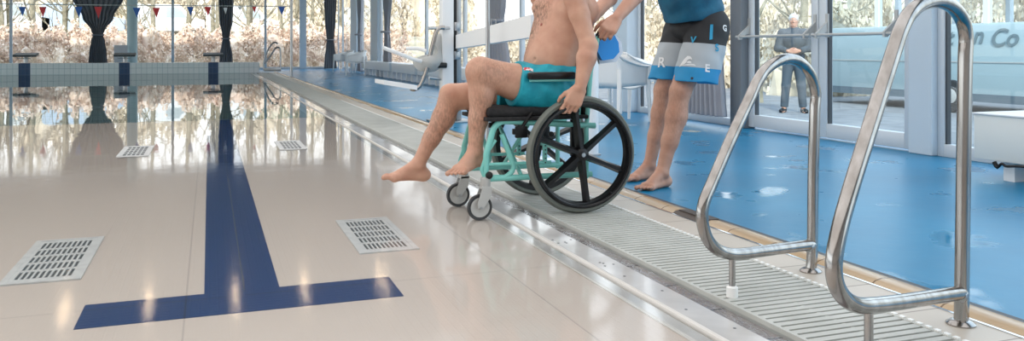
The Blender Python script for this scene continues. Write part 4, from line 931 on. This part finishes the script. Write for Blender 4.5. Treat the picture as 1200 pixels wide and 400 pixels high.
def head(S, neck, c, fwd, sc=1.0):
    """c: head centre; skull, jaw, nose, lips, ears, brow"""
    f, r_, u = frame(fwd); c = Vector(c); q = lambda a,b_,d_: c+f*a*sc+r_*b_*sc+u*d_*sc; R = [f, r_, u]
    S.cone(neck, c-u*.055*sc-f*.02*sc, .060*sc, .056*sc, .03)
    S.ell(q(-.012,0,.025), (.094*sc,.074*sc,.088*sc), R, .02); S.ell(q(.018,0,-.035), (.066*sc,.060*sc,.072*sc), R, .03); S.ell(q(.058,0,-.093), (.026*sc,.026*sc,.020*sc), R, .03)
    for s_ in (-1,1):
        S.cone(q(-.01,s_*.052,-.05), q(.045,s_*.022,-.090), .022*sc, .018*sc, .025); S.ell(q(.058,s_*.040,-.022), (.018*sc,.02*sc,.02*sc), R, .02)
        S.ell(q(.076,s_*.031,.008), (.012*sc,.016*sc,.011*sc), R, .010, op='sub'); S.ell(q(.068,s_*.031,.007), (.0125*sc,)*3, R, .003)
        S.cone(q(.078,s_*.012,.024), q(.070,s_*.046,.026), .009*sc, .007*sc, .010)
        S.ell(q(-.012,s_*.076,-.005), (.018*sc,.007*sc,.032*sc), R, .006); S.ell(q(-.006,s_*.082,-.003), (.009*sc,.005*sc,.018*sc), R, .004, op='sub')
        S.ell(q(.086,s_*.011,-.033), (.009*sc,.008*sc,.008*sc), R, .006)
    S.cone(q(.080,0,.018), q(.100,0,-.030), .008*sc, .0115*sc, .010)
    S.cone(q(.079,-.020,-.058), q(.079,.020,-.058), .0065*sc, .0065*sc, .006); S.cone(q(.077,-.017,-.069), q(.077,.017,-.069), .0075*sc, .0075*sc, .006)
    S.cone(q(.092,-.018,-.0635), q(.092,.018,-.0635), .0022*sc, .0022*sc, .003, op='sub')
def hair_cap(S, c, fwd, sc=1.0, thick=.010, low=-.02):
    f, r_, u = frame(fwd); c = Vector(c); q = lambda a,b_,d_: c+f*a*sc+r_*b_*sc+u*d_*sc
    S.ell(q(-.016,0,.030), ((.094+thick)*sc,(.074+thick)*sc,(.088+thick)*sc), [f,r_,u], .01); S.ell(q(-.055,0,-.02), (.05*sc,.066*sc,.06*sc), [f,r_,u], .02)
    S.ell(q(.105,0,-.03), (.085*sc,.085*sc,.075*sc), [f,r_,u], .02, op='sub')
    for s_ in (-1,1): S.ell(q(-.008,s_*.085,-.02), (.028*sc,.02*sc,.038*sc), [f,r_,u], .01, op='sub')
HAIR1 = ('skin_seated', (.58,.335,.235), (.49,.255,.175), [
    (tuple(at(562,140,Y=4.1)), 1, .42, (.10,.14,.22)), (tuple(at(515,150,Y=4.35)), 1, .42, (.14,.14,.24)), (tuple(at(575,85,Y=4.1)), 1, .32, (.16,.2,.12)), (tuple(at(690,85,Y=3.95)), 1, .38, (.08,.10,.14))])
SK2 = skinmat('skin_standing', (.56,.315,.225), (.46,.235,.16), [(tuple(at(740,12,Y=4.4)), 1, .4, (.16,.14,.14)), (tuple(at(790,140,Y=4.6)), 1, .25, (.2,.25,.30)), ((2.8,4.7,.45), 1, .2, (.2,.3,.4))])
M['hair'] = noisy(mat('brown_hair', (.06,.04,.03), .7), 60, (.04,.028,.02), (.10,.07,.05), vscale=(1,1,.3))
M['greyhair'] = noisy(mat('grey_hair', (.5,.5,.5), .8), 60, (.45,.45,.45), (.65,.65,.65))
# ---------------------------------------------------------------- seated man
SM = thing('person', 'bare chested person in teal swim shorts sitting in the wheelchair, bare feet off the ground', 'person', (1.55, 4.25, 0))
h = .0045
S = SDF((.76,3.80,.06), (2.10,4.78,1.62), .004)
fw = V3(-math.cos(math.radians(26)), -math.sin(math.radians(26)), 0); rt = V3(math.sin(math.radians(26))*-1, math.cos(math.radians(26)), 0)  # right side of the body points to +y
hip = lambda x, y, Y: at(x, y, Y=Y)
pel = V3(1.80, 4.25, .655); chest = at(661,22,Y=4.24); up = (chest-pel).normalized(); f_, r_, u_ = frame(up, fw); F_ = u_; R_ax = F_.cross(up)   # F_: forward normal to spine
R3 = [F_, R_ax, up]
S.ell(pel+F_*.015, (.135,.175,.125), R3, .03)
S.ell(pel.lerp(chest,.34)+F_*.072, (.130,.160,.155), R3, .05)
S.ell(pel.lerp(chest,.64)+F_*.045, (.115,.155,.13), R3, .06); S.ell(chest-up*.05+F_*.014, (.128,.178,.175), R3, .05)
S.ell(chest+up*.05-F_*.03, (.10,.185,.12), R3, .05)
Ls = chest - R_ax*.195*0; 
# which side is near: R_ax sign test
sgn = -1 if R_ax.y > 0 else 1
near = R_ax*sgn
shN = at(668,-20,Y=4.03); shF = chest*2 - shN; shF = chest - near*.195 + up*.125 - F_*.01
for s_, sh in ((1,shN),(-1,shF)):
    S.cone(chest+up*.13, sh, .07, .060, .05)
    pc = chest + up*.045 + near*s_*.085 + F_*.092; S.ell(pc, (.036,.075,.055), R3, .03)           # chest muscle
S.ell(chest+up*.045+F_*.185, (.02,.012,.07), R3, .035, op='sub')
S.cone(pel+up*.085+F_*.17-near*.10, pel+up*.09+F_*.17+near*.11, .006, .006, .02, op='sub')
nv = pel+up*.125+F_*.203; S.ell(nv, (.010,.007,.009), None, .01, op='sub')
nk = chest+up*.26+F_*.0; S.cone(chest+up*.14-F_*.01, nk, .075, .060, .05); hc_ = nk+V3(-.035,-.005,.135)
head(S, nk, hc_, V3(-.92,-.25,-.12))
# collar bones
for s_, sh in ((1,shN),(-1,shF)): S.cone(chest+up*.165+F_*.055, sh+F_*.035+up*.02, .010, .012, .02)
# legs
kneeN, ankN = at(563,84,Y=4.13), at(557,176,Y=4.13); hipN = at(648,108,Y=4.14); kneeF, ankF = at(529,112,Y=4.38), at(490,193,Y=4.42); hipF = at(640,108,Y=4.36)
leg(S, hipN, kneeN, ankN, V3(-1,-.1,.5), (.100,.076,.060,.037)); leg(S, hipF, kneeF, ankF, V3(-1,0,.5), (.098,.062,.056,.034), calf=1.02)
S.cone(hipN.lerp(kneeN,.25)-V3(0,0,.02), kneeN-V3(-.03,0,.028), .085, .060, .03); S.cone(hipF.lerp(kneeF,.25)-V3(0,0,.02), kneeF-V3(-.03,0,.02), .085, .055, .03)
tN = at(519,211,Y=4.02)-at(560,192,Y=4.12); foot(S, ankN+V3(0,0,-.008), V3(tN.x, -.150, tN.z+.02), V3(-.30,-.25,1), V3(-.3,1,0), .98, -.05)
tF = at(442,213,Y=4.40)-at(492,212,Y=4.42); foot(S, ankF+V3(0,0,-.004), V3(tF.x, tF.y, .012), V3(-.05,-.10,1), V3(0,-1,0), 1.0, .22)
# arms: left hand grips the near push rim, right arm rests on the far one
elN, wrN = at(690,54,Y=3.93), at(680,103,Y=3.895); arm(S, shN, elN, wrN, (.060,.046,.046,.029))
S.cone(chest+up*.06+near*.10-F_*.02, shN.lerp(elN,.25), .075, .045, .05)
kn_ = at(668,127,Y=3.90); hand(S, wrN, (kn_-wrN), V3(.15,1,-.1), V3(-1,.2,0), [(.35,1.0,.6),(.40,1.05,.6),(.45,1.1,.6),(.5,1.1,.6)], 1.06, (.2,.5))
elF = V3(1.90,4.66,.88); wrF = V3(1.80,4.60,.665); arm(S, shF, elF, wrF, (.058,.046,.044,.029)); hand(S, wrF, V3(-.25,0,-1), V3(-.1,-1,0), V3(-1,-.1,0), [.45,.5,.5,.55], 1.0, (.2,.5))
body = sdf_obj(S, 'body', M['white'], SM)
bv = BVHTree.FromObject(body, bpy.context.evaluated_depsgraph_get()); ht = []
for px, py, st, el in ((613,38,.95,(.10,.11,.15)),(607,58,.75,(.06,.07,.12)),(604,72,.6,(.05,.06,.08)),(622,15,.8,(.10,.11,.13))):
    q = bv.ray_cast(V3(0,0,HC)-WM(body), ray(px+9,py).normalized())
    print('HAIR', px, q[0])
    if q[0] is not None: ht.append((tuple(q[0]+WM(body)), 1, st, el))
SK1 = skinmat(HAIR1[0], HAIR1[1], HAIR1[2], HAIR1[3]+ht); body.data.materials[0] = SK1
hs = SDF(hc_-V3(.16,.16,.16), hc_+V3(.16,.16,.17), .005); hair_cap(hs, hc_, V3(-.92,-.25,-.12)); sdf_obj(hs, 'hair', M['hair'], SM)
def eyes(c, fwd, par, col=(.10,.16,.2), sc=1.0):
    f, r_, u = frame(fwd); m1 = M.setdefault('eyewhite', mat('eye_white', (.75,.74,.72), .2)); m2 = M.setdefault('iris', mat('iris', (.05,.07,.09), .2))
    for s_ in (-1,1):
        p = Vector(c)+f*.0705*sc+r_*s_*.031*sc+u*.007*sc; e_ = MB().ball(p, .0125*sc, 2).build('eye', m1, par); MB().ball(p+f*.0078*sc, .0062*sc, 2).build('iris', m2, e_)
eyes(hc_, V3(-.92,-.25,-.12), SM)
nip = mat('nipple', (.36,.12,.09), .5)
for px, py, yy in ((634,29,4.0),):
    # sits on the skin: find the surface along the view of the chest
    bv = BVHTree.FromObject(body, bpy.context.evaluated_depsgraph_get())
    d = ray(px,py).normalized(); hit = bv.ray_cast(V3(0,0,HC)-body.location-SM.location, d)
    if hit[0] is not None:
        c = hit[0]+body.location+SM.location; n_ = hit[1]; MB().ball(c-n_*.0035, .0115, 2, (.6,1,1)).build('nipple', nip, SM)
# swim shorts: one cloth shell over hips and thighs
Sh = SDF((1.28,3.90,.44), (2.10,4.66,.98), h)
Sh.ell(pel+F_*.015, (.150,.192,.135), R3, .03); Sh.ell(pel+up*.06+F_*.06, (.150,.184,.12), R3, .03)
for hp, kn, px in ((hipN,kneeN,1),(hipF,kneeF,0)):
    dd = (kn-hp); e_ = hp+dd*(.54 if px else .56)
    Sh.cone(hp-V3(0,0,.0), e_-V3(0,0,.012), .122, .118, .02, flat=True); Sh.cone(hp+V3(.05,0,-.03), e_-V3(0,0,.03), .105, .108, .02, flat=True)
Sh.cut(pel+up*.112, up*1.0+F_*.02)
Sh.cut((0,0,.528), (0,0,-1))
X_, Y_ = .0, .0
Sh.wrinkle(.0032, lambda X,Y,Z: np.sin(38*(X*.9+Z*1.2)+6*np.sin(9*X+4*Z))*np.sin(14*Y+9*Z+2) + .6*np.sin(75*(X-.6*Z)+5*np.sin(12*Z)))
M['tealshorts'] = noisy(mat('teal_swim_cloth', (.0,.28,.36), .6), 9, (.003,.25,.34), (.008,.36,.46), bump=.3)
sh_o = sdf_obj(Sh, 'swim_shorts', M['tealshorts'], SM)
# red and white tie and patch by the waistband
M['redprint'] = noisy(mat('red_white_print', (.6,.05,.06), .6), 55, (.62,.03,.05), (.85,.75,.72), .48, .52)
def project(o, par_off, px, py, me, mtl, name, parent, up_hint, size_dir=None, lift=.0025, flip=1):
    """lay a flat mesh (in its own xy plane) on the surface of o where the view through (px,py) meets it"""
    bv = BVHTree.FromObject(o, bpy.context.evaluated_depsgraph_get()); d0 = ray(px,py).normalized(); hit = bv.ray_cast(V3(0,0,HC)-par_off, d0)
    if hit[0] is None: return None
    c = hit[0]; n = -d0; n = (n*.3+hit[1]*(1 if hit[1].dot(d0) < 0 else -1)).normalized(); u = (Vector(up_hint)-n*Vector(up_hint).dot(n)).normalized(); r = u.cross(n)
    for v in me.vertices:
        p = c + r*v.co.x + u*v.co.y; h_ = bv.ray_cast(p+n*.08, -n); q = h_[0] if h_[0] is not None and h_[3] < .2 else p; v.co = q + n*(lift+v.co.z)
    me.update(); w_ = Vector(par_off)-WM(parent)
    me.transform(Matrix.Translation(w_)); c2 = c+w_; me.transform(Matrix.Translation(-c2)); me.materials.clear(); me.materials.append(mtl); me.validate()
    ob = bpy.data.objects.new(name, me); C.objects.link(ob); ob.parent = parent; ob.location = c2; return ob
def flatmesh(polys, sub=0):
    bm = bmesh.new()
    for p in polys: bm.faces.new([bm.verts.new((x,y,0)) for x,y in p])
    bmesh.ops.triangulate(bm, faces=bm.faces[:])
    if sub: bmesh.ops.subdivide_edges(bm, edges=bm.edges[:], cuts=sub, use_grid_fill=True)
    me = bpy.data.meshes.new('flat'); bm.to_mesh(me); bm.free(); return me
project(sh_o, WM(sh_o), 618, 81, flatmesh([[(-.022,-.012),(.03,-.014),(.034,.004),(.008,.012),(-.02,.010)]], 2), M['redprint'], 'printed_patch', sh_o, (0,0,1))
# ---------------------------------------------------------------- standing helper
HM = thing('person', 'standing person in a blue shirt and striped swim shorts gripping the wheelchair handles', 'person', (2.7, 4.6, 0))
S = SDF((1.95,3.85,-.01), (3.35,5.15,1.98), .005)
footN, footF = V3(2.66,4.50,.082), V3(2.72,4.86,.082)
ankN, kneeN, hipN = at(776,193,Y=4.52), at(797,108,Y=4.56), at(826,36,Y=4.62); ankF, kneeF, hipF = at(761,186,Y=4.84), at(778,106,Y=4.83), at(806,36,Y=4.80)
ankN.z = ankF.z = .09
print('HELPER', ankN, kneeN, hipN, ankF, kneeF, hipF)
leg(S, hipN, kneeN, ankN, V3(-1,-.15,0), (.098,.066,.064,.037)); leg(S, hipF, kneeF, ankF, V3(-1,-.1,0), (.098,.064,.062,.037))
foot(S, ankN+V3(0,0,0), V3(-.86,-.36,-.02), V3(0,0,1), V3(-.3,1,0), 1.04, .05); foot(S, ankF, V3(-.95,-.20,-.02), V3(0,0,1), V3(0,-1,0), 1.04, .05)
pel = (hipN+hipF)/2 + V3(.0,0,.05); ch_ = pel + V3(-.13,-.03,.42); up = (ch_-pel).normalized(); _, _, F_ = frame(up, V3(-1,-.25,0)); R_ax = F_.cross(up); R3 = [F_, R_ax, up]; near = R_ax*(-1 if R_ax.y > 0 else 1)
S.ell(pel, (.145,.175,.13), R3, .04); S.ell(pel.lerp(ch_,.45)+F_*.015, (.165,.170,.17), R3, .05); S.ell(ch_, (.13,.185,.19), R3, .05)
shN = ch_+up*.10+near*.20; shF = ch_+up*.10-near*.20
for sh in (shN, shF): S.cone(ch_+up*.12, sh, .07, .062, .05)
nk = ch_+up*.27-F_*.0; S.cone(ch_+up*.14, nk, .075, .060, .05); hh = nk+V3(-.075,-.01,.125); hf = V3(-.95,-.15,-.45); head(S, nk, hh, hf)
wrN, elN = at(722,22,Y=4.05), at(764,-27,Y=4.20); kn_ = at(713,34,Y=4.02); arm(S, shN, elN, wrN, (.058,.046,.047,.031))
hand(S, wrN, kn_-wrN, V3(-.55,.1,-.8), V3(-.2,1,0), [(.75,1.25,.8)]*4, 1.08, (.6,.9))
wrF, elF = V3(2.20,4.42,.98), V3(2.36,4.72,1.16); 
pF = at(700,6,Y=4.42); wrF = at(691,25,Y=4.44); elF = at(722,-12,Y=4.68); arm(S, shF, elF, wrF, (.056,.045,.045,.030)); hand(S, wrF, V3(-.5,-.05,-.5), V3(-.6,.05,-.8), V3(0,-1,0), [(.75,1.25,.8)]*4, 1.05, (.6,.9))
body2 = sdf_obj(S, 'body', SK2, HM)
hs = SDF(hh-V3(.17,.17,.17), hh+V3(.17,.17,.18), .005); hair_cap(hs, hh, hf); sdf_obj(hs, 'hair', M['hair'], HM); eyes(hh, hf, HM)
# shirt
T_ = SDF((2.25,4.05,.86), (3.35,5.15,1.68), .005)
T_.ell(pel+up*.07+F_*.0, (.195,.195,.11), R3, .04); T_.ell(pel.lerp(ch_,.45)+F_*.012, (.205,.195,.19), R3, .05); T_.ell(ch_, (.145,.200,.20), R3, .05)
for sh, el in ((shN,elN),(shF,elF)):
    T_.cone(ch_+up*.12, sh, .082, .074, .05); T_.cone(sh, sh.lerp(el,.62), .074, .070, .03, flat=True)
T_.cut(pel+up*.035+F_*.0, -up+F_*.12)
T_.cut(ch_+up*.235, up)
T_.wrinkle(.0035, lambda X,Y,Z: np.sin(24*(Z+.7*X)+4*np.sin(7*Y))*np.sin(9*Y+6*X) + .5*np.sin(60*(Z-.5*X)+3*np.sin(11*Y)))
M['shirt'] = noisy(mat('blue_shirt', (.0,.10,.20), .7), 12, (.003,.085,.165), (.006,.13,.23), bump=.2)
shirt = sdf_obj(T_, 'shirt', M['shirt'], HM)
# shorts
Q = SDF((2.5,4.3,.50), (3.35,5.10,1.12), .0045)
Q.ell(pel-up*.01-F_*.015, (.185,.200,.125), R3, .03)
for hp, kn in ((hipN,kneeN),(hipF,kneeF)):
    dd = kn-hp; isn = hp is hipN; Q.cone(hp+V3(.02 if isn else -.01,-.01 if isn else .01,.02), hp+dd*.95+V3(.075 if isn else .01,-.02 if isn else .02,0), .135, .140 if isn else .120, .006)
Q.cut(pel+up*.085, up); axs = V3(.10,0,1).normalized(); Q.cut(at(818,96.5,Y=4.5), -axs)
Q.wrinkle(.0035, lambda X,Y,Z: np.sin(34*(X+.8*Y)+5*Z)*np.sin(7*Z+3) + .5*np.sin(50*(Z+.6*X)+4*np.sin(13*Y)))
Q.shell(.010)
m = mat('striped_swim_cloth', (.5,.5,.5), .65); ge = N(m, 'ShaderNodeTexCoord'); mp = N(m, 'ShaderNodeVectorMath'); mp.operation = 'DOT_PRODUCT'
off = WM(HM); ax = axs.copy(); L(m, ge.outputs['Object'], mp.inputs[0]); mp.inputs[1].default_value = ax
zt_ = lambda px, py: (at(px,py,Y=4.50)-off).dot(ax)
b0_, b1_ = zt_(803,78), zt_(803,49); rp_ = N(m, 'ShaderNodeMapRange'); rp_.inputs[1].default_value = b0_-.3; rp_.inputs[2].default_value = b0_+.3; L(m, mp.outputs['Value'], rp_.inputs[0])
cr = N(m, 'ShaderNodeValToRGB'); cr.color_ramp.interpolation = 'CONSTANT'; e_ = cr.color_ramp.elements; e_[0].color = (.01,.25,.52,1); e_[1].position = .5; e_[1].color = (.42,.47,.51,1)
x_ = e_.new(.5+(b1_-b0_)/.6); x_.color = (.012,.014,.018,1); L(m, rp_.outputs[0], cr.inputs['Fac']); L(m, cr.outputs['Color'], m.node_tree.nodes['Principled BSDF'].inputs['Base Color'])
M['stripes'] = m; shorts = sdf_obj(Q, 'swim_shorts', m, HM)
M['print_white'] = mat('white_print', (.75,.78,.8), .6); M['print_blue'] = mat('blue_print', (.02,.32,.55), .6); M['print_black'] = mat('black_print', (.02,.02,.03), .6)
def letter(s_, px, py, sz, mt, tilt=0):
    me = text_mesh(s_, sz, 0, 0, .002); xs = [v.co.x for v in me.vertices]; ys = [v.co.y for v in me.vertices]; cx_, cy_ = (min(xs)+max(xs))/2, (min(ys)+max(ys))/2
    me.transform(Matrix.Rotation(tilt,4,'Z') @ Matrix.Translation((-cx_,-cy_,0))); project(shorts, WM(shorts), px, py, me, M[mt], 'printed_letter', shorts, (0,0,1), lift=.004)
letter('R', 776, 73, .092, 'print_white'); letter('V', 812.5, 47, .062, 'print_blue'); letter('S', 840, 56, .062, 'print_blue'); letter('E', 829, 80, .066, 'print_white', -.1); letter('G', 849, 33, .055, 'print_white', -.1)
q_ = lambda L_: [(x*.0066, y*.0066) for x, y in L_]
wave = [q_([(-9,-5),(-6,-1),(-4,2),(-1,5),(2,4.5),(4,2.5),(4.5,.5),(3,1.5),(1,1.5),(-.5,.2),(-1,-1.6),(-3,-3.6)]), q_([(-9,-5),(-3,-3.6),(1,-3.4),(4,-3),(7,-3.4),(9,-5)]), q_([(-1,-1.6),(.6,-.3),(2.2,-.2),(3.4,-.8),(4.4,-2.2),(1,-2.6)])]
project(shorts, WM(shorts), 806, 71.5, flatmesh(wave, 1), M['print_white'], 'printed_emblem', shorts, (0,0,1), lift=.004)
dm = flatmesh([[(.009*math.cos(k*.628), .009*math.sin(k*.628)) for k in range(10)]], 0); project(shorts, WM(shorts), 811, 92, dm, M['print_black'], 'round_tag', shorts, (0,0,1), lift=.004)
sp_ = flatmesh([[(-.012,-.05),(.008,-.045),(.016,.05),(-.002,.05)]], 2); project(shorts, WM(shorts), 833, 38, sp_, M['print_blue'], 'blue_side_panel', shorts, (0,0,1), lift=.003)
# blue foam pad with a white edge in his near hand
pts = [(705,43),(719,39),(725,50),(726,61),(719,69),(706,71),(700,60)]
fp = [at(x,y,Y=4.13) for x,y in pts]; c = sum(fp, V3(0,0,0))/len(fp)
t = thing('foam_pad', 'faceted blue foam pad with a white edge held below the hand of the helper', 'foam pad', c)
MB().prism(fp, (0,.035,0)).build('blue_foam', M['foamblue'], t, smooth=False)
M['foamwhite'] = mat('white_foam', (.75,.80,.85), .5)
MB().prism([at(x,y,Y=4.172) for x,y in [(706,44),(721,40),(728.5,49),(730,62),(722,72.5),(703,75),(699,62)]], (0,.02,0)).build('white_layer', M['foamwhite'], t, smooth=False)
# ---------------------------------------------------------------- person outside behind the door glass
ox = at(930,132,Z=-.28); OM = thing('person', 'grey haired person in a dark jacket standing outside behind the glass door', 'person', ox)
dv = V3(-ox.x,-ox.y,0).normalized(); rv = V3(dv.y,-dv.x,0); P_ = lambda a,b_,z: ox + rv*a + dv*b_ + V3(0,0,z)
S = SDF(ox+V3(-.5,-.5,-.01), ox+V3(.5,.5,1.85), .011); R3 = [dv, rv, V3(0,0,1)]
S.ell(P_(0,0,.95), (.11,.165,.12), R3, .04); S.ell(P_(0,0,1.28), (.12,.18,.2), R3, .05); S.cone(P_(-.15,0,1.42), P_(.15,0,1.42), .07, .07, .05); S.cone(P_(0,0,1.42), P_(0,.01,1.54), .06, .055, .04); head(S, P_(0,.01,1.52), P_(0,.02,1.65), dv)
for s_ in (-1,1):
    leg(S, P_(s_*.09,0,.90), P_(s_*.13,.01,.48), P_(s_*.16,-.02,.09), dv, (.09,.06,.055,.038)); foot(S, P_(s_*.16,-.02,.085), dv+rv*s_*.3, V3(0,0,1), rv*-s_, 1.0)
    arm(S, P_(s_*.20,0,1.42), P_(s_*.27,.03,1.15), P_(s_*.09,.20,1.10)); hand(S, P_(s_*.09,.20,1.10), rv*-s_+dv*.2, -dv, V3(0,0,1), [.5]*4)
sdf_obj(S, 'body', SK2, OM)
S = SDF(ox+V3(-.5,-.5,.80), ox+V3(.5,.5,1.6), .011); S.ell(P_(0,0,1.0), (.135,.19,.18), R3, .04); S.ell(P_(0,0,1.28), (.145,.21,.22), R3, .05); S.cone(P_(0,0,1.45), P_(0,.0,1.53), .08, .075, .03, flat=True); S.cone(P_(-.16,0,1.42), P_(.16,0,1.42), .085, .085, .05)
for s_ in (-1,1): S.cone(P_(s_*.20,0,1.42), P_(s_*.27,.03,1.15), .08, .065, .03); S.cone(P_(s_*.27,.03,1.15), P_(s_*.11,.19,1.105), .062, .05, .03, flat=True)
S.cut(P_(0,0,.86), (0,0,-1)); M['jacket'] = noisy(mat('dark_jacket', (.05,.07,.09), .8), 8, (.035,.05,.07), (.07,.09,.11)); sdf_obj(S, 'jacket', M['jacket'], OM)
S = SDF(ox+V3(-.5,-.5,.02), ox+V3(.5,.5,1.05), .011); S.ell(P_(0,0,.92), (.125,.18,.12), R3, .04)
for s_ in (-1,1): S.cone(P_(s_*.09,0,.88), P_(s_*.13,.01,.48), .10, .078, .03); S.cone(P_(s_*.13,.01,.48), P_(s_*.16,-.02,.10), .076, .068, .03, flat=True)
M['jeans'] = mat('dark_trousers', (.06,.085,.11), .8); sdf_obj(S, 'trousers', M['jeans'], OM)
S = SDF(ox+V3(-.5,-.5,-.02), ox+V3(.5,.5,.2), .009)
for s_ in (-1,1): S.cone(P_(s_*.16,-.05,.045), P_(s_*.21,.15,.035), .048, .042, .02)
S.cut(P_(0,0,.0), (0,0,-1)); sdf_obj(S, 'shoes', M['black'], OM)
hs = SDF(P_(0,.02,1.65)-V3(.17,.17,.17), P_(0,.02,1.65)+V3(.17,.17,.18), .008); hair_cap(hs, P_(0,.02,1.65), dv); sdf_obj(hs, 'hair', M['greyhair'], OM); eyes(P_(0,.02,1.65), dv, OM)
